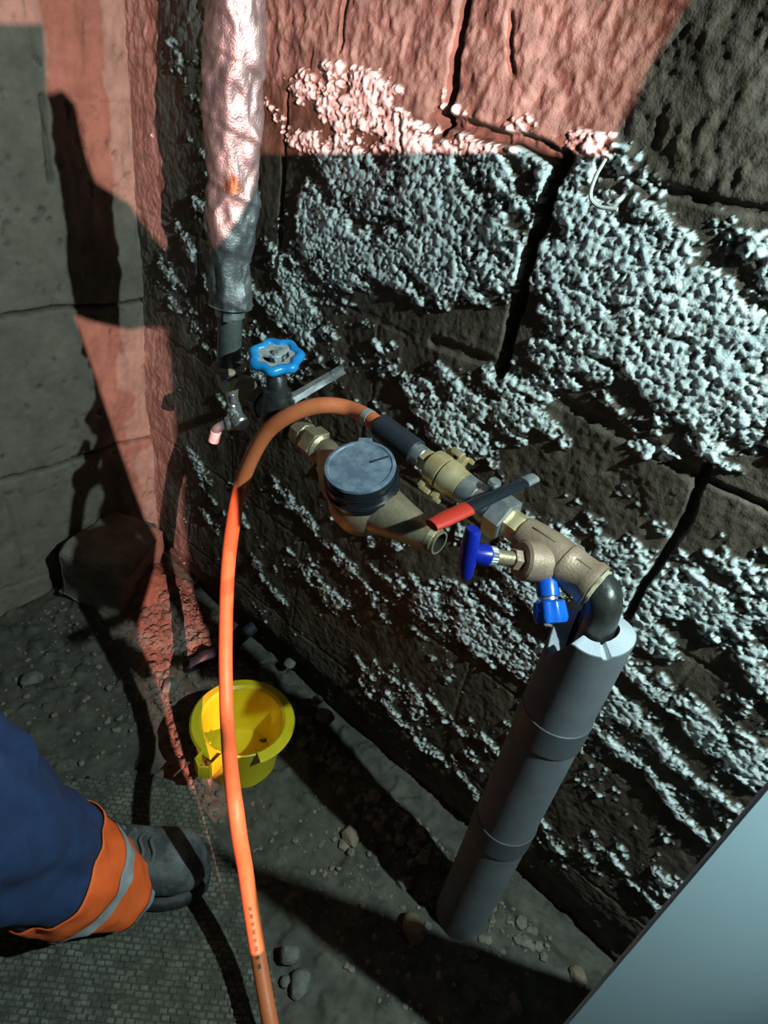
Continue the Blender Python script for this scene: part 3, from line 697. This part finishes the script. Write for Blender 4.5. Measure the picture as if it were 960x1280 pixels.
def build_stop_valve():
    t = thing('stop_valve', onB(680), 'cast bronze angled stop valve with a shade-darkened blue handle and bright blue drain cap', 'valve')
    part('hexagon_nipple', hexn(onB(635), onB(652), 0.0185, .1), BRASS, t)
    b0, b1 = onB(650), onB(706); L = (b1 - b0).length
    part('barrel', lathe([(0.016, 0), (0.0205, 0.004), (0.0235, L * .4), (0.0250, L * .7), (0.0245, L)], 40, frame(b0, dB)), CASTB, t)
    # stem branch, slanting out toward the room
    h0 = wl(688, 705, -0.10); h1 = wl(585, 691, -0.185); dh = (h1 - h0).normalized(); LH = (h1 - h0).length
    def H(x0): 
        lo, hi = 0., 1.
        for _ in range(40):
            m = (lo + hi) / 2; c = (np.array(h0.lerp(h1, m)) - CAM) @ R; u = 480 + FPX * c[0] / (-c[2])
            if u > x0: lo = m
            else: hi = m
        return h0.lerp(h1, (lo + hi) / 2)
    part('branch', lathe([(0.014, 0), (0.0225, 0.008), (0.0235, 0.018), ((0.0230), (H(650) - h0).length - .003), (0.0200, (H(650) - h0).length)], 36, frame(h0, dh)), CASTB, t)
    part('bonnet_nut', hexn(H(650), H(640), 0.0125), CASTB, t)
    part('stem_sleeve', cyl(H(641), H(618), 0.0085, bev=.0008), BRONZE, t)
    part('knurled_ring', lathe([(0.0085, 0), (0.0105, .001), (0.0105, (H(610) - H(619)).length), (0.009, (H(610) - H(619)).length + .001)], 40, frame(H(619), dh), rfun=lambda a, z: 1 + 0.05 * math.cos(20 * a)), STEEL, t)
    hd = part('handle', lathe([(0.0105, 0), (0.0125, .003), (0.0105, (H(592) - H(611)).length), (0.006, (H(584) - H(611)).length)], 32, frame(H(611), dh)), SHADEB, t)
    c = H(586); vz = (ZUP + Vector((-.12, .06, 0))).normalized()
    bar = [c - vz * 0.030, c - vz * 0.026, c - vz * .008, c + vz * .008, c + vz * 0.026, c + vz * 0.030]
    part('handle_bar', tube(bar, [.0085, .0105, .0118, .0118, .0105, .0085], 20, flat=0.8, up0=dh), SHADEB, hd)
    # raised casting marks
    vd = (Vector(CAM) - onB(690)).normalized()
    for a_, b_, off_ in ((664, 690, 0.0), (716, 738, 0.0)):
        p, q = onB(a_), onB(b_); v2 = (vd - dB * vd.dot(dB)).normalized(); s2 = dB.cross(v2)
        if s2.z < 0: s2 = -s2
        w_ = (v2 * 0.85 + s2 * 0.52).normalized()
        part('flow_mark', tube([p + w_ * 0.0235, q + w_ * 0.0245], 0.0014, 8), HOLE if False else BRONZE, t)
    # outlet barrel, hemp and steel elbow
    o0, o1 = onB(703), onB(744); L2 = (o1 - o0).length
    part('outlet_barrel', lathe([(0.0235, 0), (0.0265, 0.003), (0.0265, 0.010), (0.0240, 0.014), (0.0245, L2 - .012), (0.0270, L2 - 0.008), (0.0265, L2)], 40, frame(o0, dB)), CASTB, t)
    part('hemp_thread', lathe([(0.0200, 0), (0.0235, 0.002), (0.0225, 0.005), (0.018, .007)], 40, frame(onB(743.5), dB), rfun=lambda a, z: 1 + 0.06 * math.sin(5 * a + z * 900)), HEMP, t)
    # drain
    d0 = wl(682, 712, -0.112); d1 = wl(689, 778, -0.135); dd = (d1 - d0).normalized(); LD = (d1 - d0).length
    part('drain_stub', cyl(d0 - dd * .004, d0 + dd * LD * .24, 0.0105, bev=.001), CASTB, t)
    dv = part('drain_cock', lathe([(0.0118, LD * .18), (0.0128, LD * .22), (0.0128, LD * .50), (0.0085, LD * .52), (0.0085, LD * .62)], 30, frame(d0, dd)), BLUEP, t)
    part('ring', cyl(d0 + dd * LD * .52, d0 + dd * LD * .57, 0.0105), NICKEL, dv)
    part('drain_cap', lathe([(0.0125, LD * .58), (0.0165, LD * .62), (0.0185, LD * .90), (0.0165, LD * 1.0), (0.012, LD * 1.0)], 48, frame(d0, dd), rfun=lambda a, z: 1 + 0.06 * (1 if math.cos(8 * a) > 0.1 else -.3)), BLUEP, dv)
build_stop_valve()

def build_insulated_pipe():
    base = Vector((-0.118, -0.10, 0)); zt = 0.690
    t = thing('insulated_pipe', (base.x, base.y, -0.01), 'upright pipe in thick dark grey foam insulation rising from the floor', 'pipe')
    ro, ri = 0.0435, 0.024
    ca = math.atan2(CAM[1] - base.y, CAM[0] - base.x)
    # torn top sleeve: a V notch on the side toward the worker
    n = 72
    def topz(a):
        d = math.atan2(math.sin(a - (ca - 0.95)), math.cos(a - (ca - 0.95)))
        z = zt + 0.004 * math.sin(2 * a + 1) - 0.055 * max(0, 1 - abs(d) / 0.60)
        d2 = math.atan2(math.sin(a - (ca + 0.55)), math.cos(a - (ca + 0.55)))
        return z - 0.006 * max(0, 1 - abs(d2) / 0.12)
    z0 = 0.545; V = []; F = []
    for k in range(n):
        a = 2 * math.pi * k / n; c, s = math.cos(a), math.sin(a); tz = topz(a)
        V += [base + Vector((ro * c, ro * s, z0)), base + Vector((ro * c, ro * s, tz - .001)), base + Vector(((ro - .001) * c, (ro - .001) * s, tz)), base + Vector((ri * c, ri * s, tz + .003)), base + Vector((ri * c, ri * s, z0))]
    outer = []; cut = []
    for k in range(n):
        j = (k + 1) % n
        for i in (0, 1): outer.append([k * 5 + i, j * 5 + i, j * 5 + i + 1, k * 5 + i + 1])
        cut.append([k * 5 + 2, j * 5 + 2, j * 5 + 3, k * 5 + 3]); outer.append([k * 5 + 3, j * 5 + 3, j * 5 + 4, k * 5 + 4])
    s1 = part('foam_sleeve', (V, outer), FOAM, t)
    Vc = [V[k * 5 + i] for k in range(n) for i in (2, 3)]
    part('cut_face', (Vc, [[2 * k, 2 * ((k + 1) % n), 2 * ((k + 1) % n) + 1, 2 * k + 1] for k in range(n)]), FOAMCUT, s1)
    def sleeve(za, zb, r): return lathe([(r - .003, za), (r, za + .003), (r, zb - .003), (r - .003, zb)], 56, Matrix.Translation((base.x, base.y, 0)))
    part('foam_sleeve', sleeve(0.29, 0.548, ro * 0.995), FOAM, t)
    part('foam_sleeve', sleeve(-0.01, 0.293, ro * 1.0), FOAM, t)
    for za, zb in ((0.505, 0.550), (0.262, 0.305)):
        part('tape_band', lathe([(ro + .0004, za), (ro + .0016, za + .001), (ro + .0016, zb - .001), (ro + .0004, zb)], 56, Matrix.Translation((base.x, base.y, 0)), cap=False), TAPE, t)
    e = onB(742)
    pts = crom([e, onB(752), base + Vector((-0.004, .0, onB(756).z - .010)), base + Vector((0, 0, zt - 0.005)), base + Vector((0, 0, zt - 0.06))], 7)
    part('steel_elbow', tube(pts, 0.0205, 28), mat('black_steel', (0.035, 0.038, 0.034), 0.35, 0.4, col2=(0.07, 0.075, 0.065), scale=50, bump=.2), t)
build_insulated_pipe()

# ================================================================== THINGS ON THE FLOOR
def fz(x, y): return float(floor_h(np.array([x]), np.array([y]))[0])
def build_bucket():
    c = Vector((-0.600, -0.190, 0.0)); c.z = fz(c.x, c.y) + 0.002; H = 0.122
    t = thing('yellow_bucket', c, 'small yellow plastic bucket with a wide rim standing under the hose', 'bucket')
    M = Matrix.Translation(c)
    part('bowl', lathe([(0.0, 0.006), (0.060, 0.006), (0.064, 0.012), (0.0725, H - 0.008), (0.075, H - .004), (0.0775, H - .006), (0.0750, H - .014), (0.068, 0.004), (0.064, 0.0), (0.0, 0.0)], 72, M, cap=False), YELLOW, t)
    # wide lip, broken off on the side facing the room
    def ang(x, y):
        q = fl(x, y, c.z + H) - c; return math.atan2(q.y, q.x)
    g1 = ang(326, 952); g0 = ang(262, 948)
    if g0 > g1: g0 -= 2 * math.pi
    n = 66; V = []; F = []
    for k in range(n + 1):
        a = g1 + (2 * math.pi - (g1 - g0)) * k / n; ca, sa = math.cos(a), math.sin(a)
        for r, z in ((0.0735, H - .004), (0.0790, H + 0.001), (0.0930, H - 0.001), (0.0965, H - .005), (0.0955, H - .008), (0.0750, H - .010)):
            V.append(c + Vector((r * ca, r * sa, z)))
    m = 6
    for k in range(n):
        for i in range(m): F.append([k * m + i, (k + 1) * m + i, (k + 1) * m + (i + 1) % m, k * m + (i + 1) % m])
    F.append(list(range(m))[::-1]); F.append([n * m + i for i in range(m)])
    part('rim', (V, F), YELLOW, t)
    # square loop for the handle, on the side of the worker's boot
    p = fl(256, 958, c.z + H - .02); d = (p - c); d.z = 0; a = math.atan2(d.y, d.x)
    Ml = M @ Matrix.Rotation(a, 4, 'Z')
    q = [(0.072, -0.0165), (0.110, -0.0150), (0.119, 0.0), (0.110, 0.0150), (0.072, 0.0165)]
    lug = []
    for i in range(4):
        (x0, y0), (x1, y1) = q[i], q[i + 1]; L = math.hypot(x1 - x0, y1 - y0)
        Mi = Ml @ Matrix.Translation(((x0 + x1) / 2, (y0 + y1) / 2, H - 0.018)) @ Matrix.Rotation(math.atan2(y1 - y0, x1 - x0), 4, 'Z')
        lug.append(box((0, 0, 0), L + .004, 0.004, 0.034, Mi, 0.001))
    part('handle_loop', join(*lug), YELLOW, t)
    part('base_ring', torus(Matrix.Translation(c + Vector((0, 0, .003))), 0.064, 0.003, 56, 8), YELLOW, t)
build_bucket()

MATPOLY = []
def on_mat(x, y):
    c = False
    for i in range(len(MATPOLY)):
        a, b = MATPOLY[i], MATPOLY[(i + 1) % len(MATPOLY)]
        if (a.y > y) != (b.y > y) and x < (b.x - a.x) * (y - a.y) / (b.y - a.y) + a.x: c = not c
    return c
def build_mat():
    # woven plastic mat under the worker's boot, made of many small raised cells
    e1 = (fl(300, 1150) - fl(160, 1135)); e1.z = 0; e1.normalize(); e2 = Vector((-e1.y, e1.x, 0))
    cor = [fl(70, 985), fl(170, 968), fl(232, 985), fl(268, 1035), fl(298, 1110), fl(335, 1200), fl(352, 1300)]
    cor = [Vector((p.x, p.y, 0)) for p in cor] + [Vector((-0.25, -0.62, 0)), Vector((-0.55, -0.95, 0)), Vector((-1.05, -0.85, 0))]
    cen = sum(cor, Vector()) / len(cor); MATPOLY.extend(cor)
    t = thing('woven_mat', (cen.x, cen.y, 0.01), 'dark woven mat on the floor under the work boot', 'mat')
    def zz(p): return max(fz(p.x, p.y) - 0.004, 0.004)
    top = [Vector((p.x, p.y, 0.0135)) for p in cor]; bot = [Vector((p.x, p.y, 0.0)) for p in cor]; n = len(cor)
    part('backing', (top + bot, [list(range(n))] + [[i, i + n, (i + 1) % n + n, (i + 1) % n] for i in range(n)]), mat('mat_backing', (0.055, 0.057, 0.043), 0.9), t, smooth=False)
    def inside(p):
        c = False
        for i in range(n):
            a, b = cor[i], cor[(i + 1) % n]
            if (a.y > p.y) != (b.y > p.y) and p.x < (b.x - a.x) * (p.y - a.y) / (b.y - a.y) + a.x: c = not c
        return c
    V = []; F = []; rnd = random.Random(5); sx, sy = 0.0135, 0.0085
    for j in range(-80, 81):
        for i in range(-60, 61):
            p = cen + e1 * ((i + (0.5 if j % 2 else 0)) * sx) + e2 * (j * sy)
            if not inside(p): continue
            hh = 0.0135 + 0.0006 + rnd.random() * 0.0018; a, b = sx * (.40 + .10 * rnd.random()), sy * (.38 + .12 * rnd.random()); p = p + e1 * rnd.gauss(0, .0008) + e2 * rnd.gauss(0, .0006); k = len(V); tl = (rnd.random() - .5) * .0012
            for s, u, z in ((-1, -1, .0130), (1, -1, .0130), (1, 1, .0130), (-1, 1, .0130), (-.75, -.7, hh + tl), (.75, -.7, hh - tl), (.75, .7, hh - tl), (-.75, .7, hh + tl)):
                q = p + e1 * (s * a) + e2 * (u * b); V.append(Vector((q.x, q.y, z)))
            F += [[k + 4, k + 5, k + 6, k + 7]] + [[k + m_, k + (m_ + 1) % 4, k + 4 + (m_ + 1) % 4, k + 4 + m_] for m_ in range(4)]
    o = part('weave', (V, F), MATM, t, smooth=False); o['kind'] = 'stuff'
build_mat()

def build_stones():
    def st(px, py, r, label, m=ROCK, seed=1, sq=(1, 1, .75), zc=0.35):
        p = fl(px, py, 0.0); z = fz(p.x, p.y); p = fl(px, py, z + r * sq[2] * 0.5)
        c = Vector((p.x, p.y, max(fz(p.x, p.y), 0.0) + r * sq[2] * .55)); root = Vector((c.x, c.y, c.z - r * sq[2] * .7))
        o = part('stone', rock(c, r, seed, 3, sq, seed * 1.3), m, loc=root); tag(o, label, 'stone', 'loose stones on the floor'); return o
    st(362, 1194, 0.017, 'round grey stone beside the lower end of the orange hose', ROCK, 3, (1, .9, .9))
    st(374, 1229, 0.019, 'angular grey-brown stone just below the round grey stone by the hose', ROCK, 4, (1.1, .9, .6))
    st(405, 906, 0.020, 'flat dark stone right of the yellow bucket by the wall foot', ROCK, 5, (1.2, .9, .5))
    st(362, 842, 0.016, 'small wet grey stone just above the bucket rim near the wall', ROCK, 6, (1, 1, .7))
    st(437, 1046, 0.019, 'tan stone in the lit strip between the two dark shadows', TANROCK, 7, (1.1, .8, .6))
    st(516, 1163, 0.024, 'upright tan stone left of the insulated pipe foot', TANROCK, 8, (.7, 1.1, .9))
    st(722, 1222, 0.018, 'yellowish stone lying by the wall foot next to the pale panel', TANROCK, 9, (1, .8, .6))
    st(357, 1228, 0.009, 'pebble left of the angular grey-brown stone', ROCK, 10)
    st(212, 858, 0.020, 'dark stone touching the left side of the bucket', ROCK, 11, (1.1, .9, .6))
    st(262, 790, 0.020, 'pale stone on the floor left of the black bar', ROCK, 12, (1.1, .8, .6))
    st(40, 850, 0.022, 'grey stone on the floor above the blue trouser leg', ROCK, 13, (1.1, .9, .6))
    st(395, 888, 0.012, 'small stone between the bucket and the wall foot', ROCK, 14)
    # the big lump in the corner
    c = fl(135, 692, 0.085)
    c = Vector((-1.175, c.y - .01, 0.085))
    V, F = box((0, 0, 0), 0.16, 0.20, 0.15, Matrix.Translation(c) @ Matrix.Rotation(0.55, 4, 'Z') @ Matrix.Rotation(0.22, 4, 'Y'), 0.012)
    bm = bmesh.new(); vs = [bm.verts.new(q) for q in V]
    for f in F: bm.faces.new([vs[i] for i in f])
    bmesh.ops.subdivide_edges(bm, edges=bm.edges[:], cuts=6, use_grid_fill=True)
    from mathutils import noise
    bm.normal_update()
    for q in bm.verts: q.co += q.normal * (noise.noise(q.co * 9) * 0.022 + noise.noise(q.co * 34) * .006 + noise.noise(q.co * 90) * .002)
    bm.verts.index_update(); V = [q.co.copy() for q in bm.verts]; F = [[q.index for q in f.verts] for f in bm.faces]; bm.free()
    o = part('stone_block', (V, F), BLOCKR, loc=(c.x, c.y, 0.0)); tag(o, 'big squared lump of stone in the corner at the foot of the left wall', 'stone')
    # gravel: uncountable
    V = []; F = []; rnd = random.Random(9); protos = [rock((0, 0, 0), 1, 40 + i, 1, (1, .85, .65), 0, .3, 5) for i in range(6)]
    def add(p, r):
        pv, pf = protos[rnd.randrange(6)]; a = rnd.random() * 6.28; ca, sa = math.cos(a), math.sin(a); k = len(V)
        for q in pv: V.append(Vector((p.x + r * (q.x * ca - q.y * sa), p.y + r * (q.x * sa + q.y * ca), p.z + r * q.z)))
        for f in pf: F.append([i + k for i in f])
    def scatter(n, fx, rmin, rmax):
        for _ in range(n):
            x, y = fx(); r = rmin + (rmax - rmin) * rnd.random() ** 2.5
            if ((x + .60) ** 2 + (y + .19) ** 2) < .085 ** 2 or ((x + .118) ** 2 + (y + .10) ** 2) < .05 ** 2: continue
            if x < -1.04 and y < -.0 and (x + 1.175) ** 2 + (y + .10) ** 2 < .13 ** 2: continue
            if x > .03 or on_mat(x, y): continue
            if -1.22 < x < 0.5 and y < 0.02: add(Vector((x, y, fz(x, y) + r * .2)), r)
    scatter(700, lambda: (rnd.gauss(-1.02, .11), rnd.gauss(-.07, .06)), .004, .014)
    a = fl(195, 830); b = fl(258, 1000)
    def strip():
        k = rnd.random(); q = a.lerp(b, k); return q.x + rnd.gauss(0, .02), q.y + rnd.gauss(0, .02)
    scatter(320, strip, .003, .010)
    scatter(900, lambda: (rnd.uniform(-1.2, .2), rnd.uniform(-.3, -.005)), .002, .008)
    scatter(480, lambda: (rnd.uniform(-1.2, .2), -.03 - abs(rnd.gauss(0, .06))), .003, .017)
    scatter(250, lambda: (rnd.uniform(-1.2, -.75), rnd.uniform(-.6, -.25)), .002, .009)
    g = part('gravel', (V, F), mat('gravel', (0.13, 0.115, 0.09), 0.9, col2=(0.22, 0.185, 0.15), scale=60), smooth=False)
    tag(g, 'loose gravel and crumbs scattered over the earth floor', 'gravel', kind='stuff')
build_stones()

def build_black_bar():  # black bar at the wall foot, built as a short round tube
    a = fl(233, 832, 0.018); b = fl(285, 806, 0.02); c = fl(335, 764, 0.03)
    t = thing('black_bar', a, 'short black bar lying on the floor at the wall foot behind the hose', 'pipe')
    pts = crom([a, a.lerp(b, .5), b, c, c + (c - b) * .35 + Vector((0, 0, .0))], 6)
    pts = [Vector((p.x, p.y, fz(p.x, min(p.y, -.05)) + 0.013)) for p in pts]
    part('tube', tube(pts, 0.0145, 20), RUBBER, t); d = (pts[0] - pts[1]).normalized()
    part('bore', cyl(pts[0] + d * .0003, pts[0] + d * .0008, 0.011), HOLE, t)  # flat near-black disc on the end, with no hollow behind
build_black_bar()

def build_string():
    pts = [wl(757, 198, .004), wl(744, 222, .001), wl(738, 245, .000), wl(748, 258, .000), wl(772, 262, .002)]
    o = part('string', tube(crom(pts, 6), 0.0021, 8), STRING, loc=pts[-1]); tag(o, 'loose pale string hanging on the wall at the upper right', 'string')
build_string()

def build_panel():
    n0 = Vector((0.0760, -0.235, 0)); n1 = Vector((0.276, -0.046, 0)); d = (n1 - n0); L = d.length; d.normalize(); c = (n0 + n1) / 2
    nrm = Vector((d.y, -d.x, 0)); H = 0.89
    q = [n0, n1, n1 + Vector((0, 0, 0.47)), n0 + Vector((0, 0, 0.925))]
    V = [p for p in q] + [p - nrm * 0.005 for p in q]
    bm = bmesh.new(); vs = [bm.verts.new(p) for p in V]
    for f in ((0, 1, 2, 3), (7, 6, 5, 4), (0, 4, 5, 1), (1, 5, 6, 2), (2, 6, 7, 3), (3, 7, 4, 0)): bm.faces.new([vs[i] for i in f])
    bmesh.ops.recalc_face_normals(bm, faces=bm.faces[:]); bmesh.ops.bevel(bm, geom=bm.edges[:], offset=0.0015, segments=3, affect='EDGES', profile=0.6)
    bm.verts.index_update(); V = [p.co.copy() for p in bm.verts]; F = [[p.index for p in f.verts] for f in bm.faces]; bm.free()
    o = part('white_panel', (V, F), PANEL, loc=(c.x, c.y, 0)); tag(o, 'smooth pale blue-white panel standing upright in the bottom right corner', 'panel')
build_panel()

# ================================================================== THE WORKER
def build_person():
    toe = fl(259, 1090, 0.035); d = Vector((0.66, 0.75, 0)).normalized(); s = Vector((-d.y, d.x, 0)); heel = toe - d * 0.285; g = 0.0176
    t = thing('person', (heel.x + d.x * .1, heel.y + d.y * .1, g), 'worker in navy trousers with orange hem band and dusty dark boot at left', 'person')
    # boot
    def sec(x, W, hgt, zb, n=20, sq=2.6):
        out = []
        for i in range(n):
            a = 2 * math.pi * i / n; c, q = math.cos(a), math.sin(a)
            y = math.copysign(abs(c) ** (2 / sq), c) * W; z = zb + (0.5 + 0.5 * math.copysign(abs(q) ** (2 / sq), q)) * hgt
            out.append(heel + d * x + s * y + Vector((0, 0, z - heel.z + g)))
        return out
    def loft(secs):
        n = len(secs[0]); V = [p for q in secs for p in q]; F = []
        for k in range(len(secs) - 1):
            for i in range(n): j = (i + 1) % n; F.append([k * n + i, k * n + j, (k + 1) * n + j, (k + 1) * n + i])
        F.append(list(range(n))[::-1]); F.append([(len(secs) - 1) * n + i for i in range(n)]); return V, F
    z0 = 0.028
    prof = [(0.004, .022, .050), (0.012, .032, .105), (0.035, .037, .150), (0.075, .039, .155), (0.105, .040, .150), (0.130, .0415, .118), (0.155, .044, .094), (0.185, .0475, .078), (0.215, .050, .068), (0.240, .049, .062), (0.260, .043, .054), (0.274, .033, .044), (0.282, .018, .030)]
    boot = part('boot', loft([sec(x, W, hh, z0, 28) for x, W, hh in prof]), LEATHER, t)
    so = [(0.0, .020), (0.008, .032), (0.03, .040), (0.08, .041), (0.13, .043), (0.18, .050), (0.22, .0535), (0.25, .050), (0.272, .040), (0.286, .025), (0.290, .010)]
    part('sole', loft([sec(x, W, 0.032, 0.0, 28, 6) for x, W in so]), SOLE, boot)
    cap = [(0.222, .0505, .0665), (0.240, .0500, .0630), (0.260, .0440, .0555), (0.274, .0342, .0455), (0.283, .019, .0315)]
    part('toe_cap', loft([sec(x, W, hh, z0, 28) for x, W, hh in cap]), LEATHER, boot)
    def topz(x):
        for (a, _, ha), (b, _, hb) in zip(prof, prof[1:]):
            if a <= x <= b: return z0 + ha + (hb - ha) * (x - a) / (b - a)
        return z0
    def bp(x, y, dz=.002): return heel + d * x + s * y + Vector((0, 0, topz(x) + dz - abs(y) ** 2 * 14 - heel.z + g))
    for k, x in enumerate((0.155, 0.171, 0.187, 0.203)):
        pts = crom([bp(x, -.024), bp(x + .004, -.01, .005), bp(x, .0, .006), bp(x - .004, .01, .005), bp(x, .024)], 4)
        part('lace', tube(pts, 0.0026, 8), LACE, boot)
        for y in (-.024, .024): part('eyelet', torus(frame(bp(x, y, .001), (0, -y * 20, 1)), 0.004, 0.0013, 16, 8), NICKEL, boot)
    # trouser leg: rings up the shin to the knee and thigh
    ank = dp(143, 1108, 1.005); K = dp(-10, 1045, .79); ax = (K - ank).normalized()
    knee = dp(-110, 985, .67); hip = knee + Vector((-0.10, -0.26, 0.34))
    path = crom([ank - (dp(95, 1090, .935) - ank) * .2, ank, dp(95, 1090, .935), dp(45, 1072, .865), K, knee, knee.lerp(hip, .35), knee.lerp(hip, .7), hip], 10)
    L = [0]
    for a, b in zip(path, path[1:]): L.append(L[-1] + (b - a).length)
    rad = []
    for l in L: rad.append(float(np.interp(l, [0, .02, .10, .18, .27, .36, .48, .65, .95], [.056, .060, .071, .077, .086, .092, .098, .105, .115])))
    from mathutils import noise
    def cloth(i0, i1, dr, seg=64, wr=1.0):
        V, F = tube(path[i0:i1], [r + dr for r in rad[i0:i1]], seg, cap=False)
        n = i1 - i0; out = []
        for k in range(n):
            for j in range(seg):
                p = V[k * seg + j]; c = path[i0 + k]; dv = (p - c); a = 2 * math.pi * j / seg
                f = 1 + wr * (0.15 * noise.noise(Vector((math.cos(a) * 1.3, math.sin(a) * 1.3, L[i0 + k] * 9 + a * .3))) + 0.085 * noise.noise(Vector((math.cos(a) * 3, math.sin(a) * 3, L[i0 + k] * 24))))
                out.append(c + dv * f)
        return out, F
    tr = part('trouser_leg', cloth(0, len(path), 0.0), NAVYC, t); tr.modifiers.new('thick', 'SOLIDIFY').thickness = 0.002
    def idx(l): return min(range(len(L)), key=lambda i: abs(L[i] - l))
    # finer rings for the band
    fine = []; 
    def resample(l0, l1, n):
        P_ = []; R_ = []; LL = []
        for k in range(n):
            l = l0 + (l1 - l0) * k / (n - 1); i = max(0, min(len(L) - 2, next((q for q in range(len(L) - 1) if L[q + 1] >= l), len(L) - 2)))
            f = (l - L[i]) / max(1e-9, L[i + 1] - L[i]); P_.append(path[i].lerp(path[i + 1], f)); R_.append(rad[i] + (rad[i + 1] - rad[i]) * f); LL.append(l)
        return P_, R_, LL
    def band(l0, l1, n, dr, a0=0.0, a1=2 * math.pi, seg=64, tilt=0.0):
        P_, R_, LL = resample(l0, l1, n); V, F = tube(P_, [r + dr for r in R_], seg, cap=False); out = []
        for k in range(n):
            for j in range(seg):
                p = V[k * seg + j]; c = P_[k]; dv = p - c; a = 2 * math.pi * j / seg
                f = 1 + (0.15 * noise.noise(Vector((math.cos(a) * 1.3, math.sin(a) * 1.3, LL[k] * 9 + a * .3))) + 0.085 * noise.noise(Vector((math.cos(a) * 3, math.sin(a) * 3, LL[k] * 24))))
                out.append(c + dv * f)
        return out, F
    hv = part('hi_vis_band', band(0.010, 0.185, 24, 0.0035), HIVIS, t); hv.modifiers.new('thick', 'SOLIDIFY').thickness = 0.0015
    rs = part('reflective_stripe', band(0.085, 0.118, 8, 0.0050), SILVER, hv)
    part('cuff_lining', band(-0.002, 0.014, 4, 0.0015), SOCK, t)
    # the rest of the figure, outside the picture: pelvis, other leg, trunk, arms, head
    pel = hip + Vector((-0.10, -0.06, 0.06)); 
    bones = {}
    J = [pel, hip, knee, ank + ax * .05,
         pel + Vector((-.10, -.03, -.03)), Vector((pel.x - .16, pel.y + .02, .50)), Vector((pel.x - .17, pel.y - .08, .09)),
         pel + Vector((0, 0, .18)), pel + Vector((.0, .02, .40)), pel + Vector((0, .03, .52)), pel + Vector((0.0, .05, .60)), pel + Vector((0, .06, .70)),
         pel + Vector((.19, .02, .40)), pel + Vector((.24, .0, .14)), pel + Vector((.22, .10, -.08)),
         pel + Vector((-.19, .02, .40)), pel + Vector((-.24, .0, .14)), pel + Vector((-.22, .10, -.08)), Vector((pel.x - .15, pel.y + .08, .03))]
    E_ = [(0, 1), (1, 2), (2, 3), (0, 4), (4, 5), (5, 6), (6, 18), (0, 7), (7, 8), (8, 9), (9, 10), (10, 11), (8, 12), (12, 13), (13, 14), (8, 15), (15, 16), (16, 17)]
    rr = [.13, .085, .058, .045, .085, .06, .045, .13, .14, .06, .085, .08, .06, .045, .032, .06, .045, .032, .045]
    for wi, sg in ((14, 1), (17, -1)):          # gloved hands: palm, four fingers and a thumb, slightly curled
        wr = J[wi]; J.append(wr + Vector((0, .03, -.06))); rr.append(.03); pi = len(J) - 1; E_.append((wi, pi))
        for k, ln in enumerate((.062, .075, .070, .055)):
            b0 = J[pi] + Vector((sg * (.030 - .020 * k), .012, -.030)); J.append(b0); rr.append(.0095); E_.append((pi, len(J) - 1))
            J.append(b0 + Vector((0, .012, -ln * .55))); rr.append(.0088); E_.append((len(J) - 2, len(J) - 1))
            J.append(b0 + Vector((0, .034, -ln * .9))); rr.append(.0078); E_.append((len(J) - 2, len(J) - 1))
        b0 = wr + Vector((sg * .034, .035, -.045)); J.append(b0); rr.append(.011); E_.append((pi, len(J) - 1))
        J.append(b0 + Vector((sg * .012, .022, -.035))); rr.append(.009); E_.append((len(J) - 2, len(J) - 1))
    me = bpy.data.meshes.new('body'); me.from_pydata([tuple(p - t.location) for p in J], E_, []); me.materials.append(NAVYC)
    o = bpy.data.objects.new('body', me); COL.objects.link(o); o.parent = t
    sk = o.modifiers.new('skin', 'SKIN'); o.modifiers.new('sub', 'SUBSURF').levels = 2; o.modifiers['sub'].render_levels = 2
    for i, q in enumerate(rr): me.skin_vertices[0].data[i].radius = (q, q)
    for q in me.skin_vertices[0].data: q.use_root = False
    me.skin_vertices[0].data[0].use_root = True
    hc = J[11]; part('head', rock(hc, .11, 2, 4, (.8, .95, 1.15), 0, .05, 0), SKIN, t)
    part('helmet', lathe([(0.130, 0.02), (0.118, 0.03), (0.112, .07), (.085, .115), (.04, .14), (.0, .145)], 40, Matrix.Translation(hc), cap=False), mat('white_helmet', (.7, .7, .68), .4), t)
build_person()
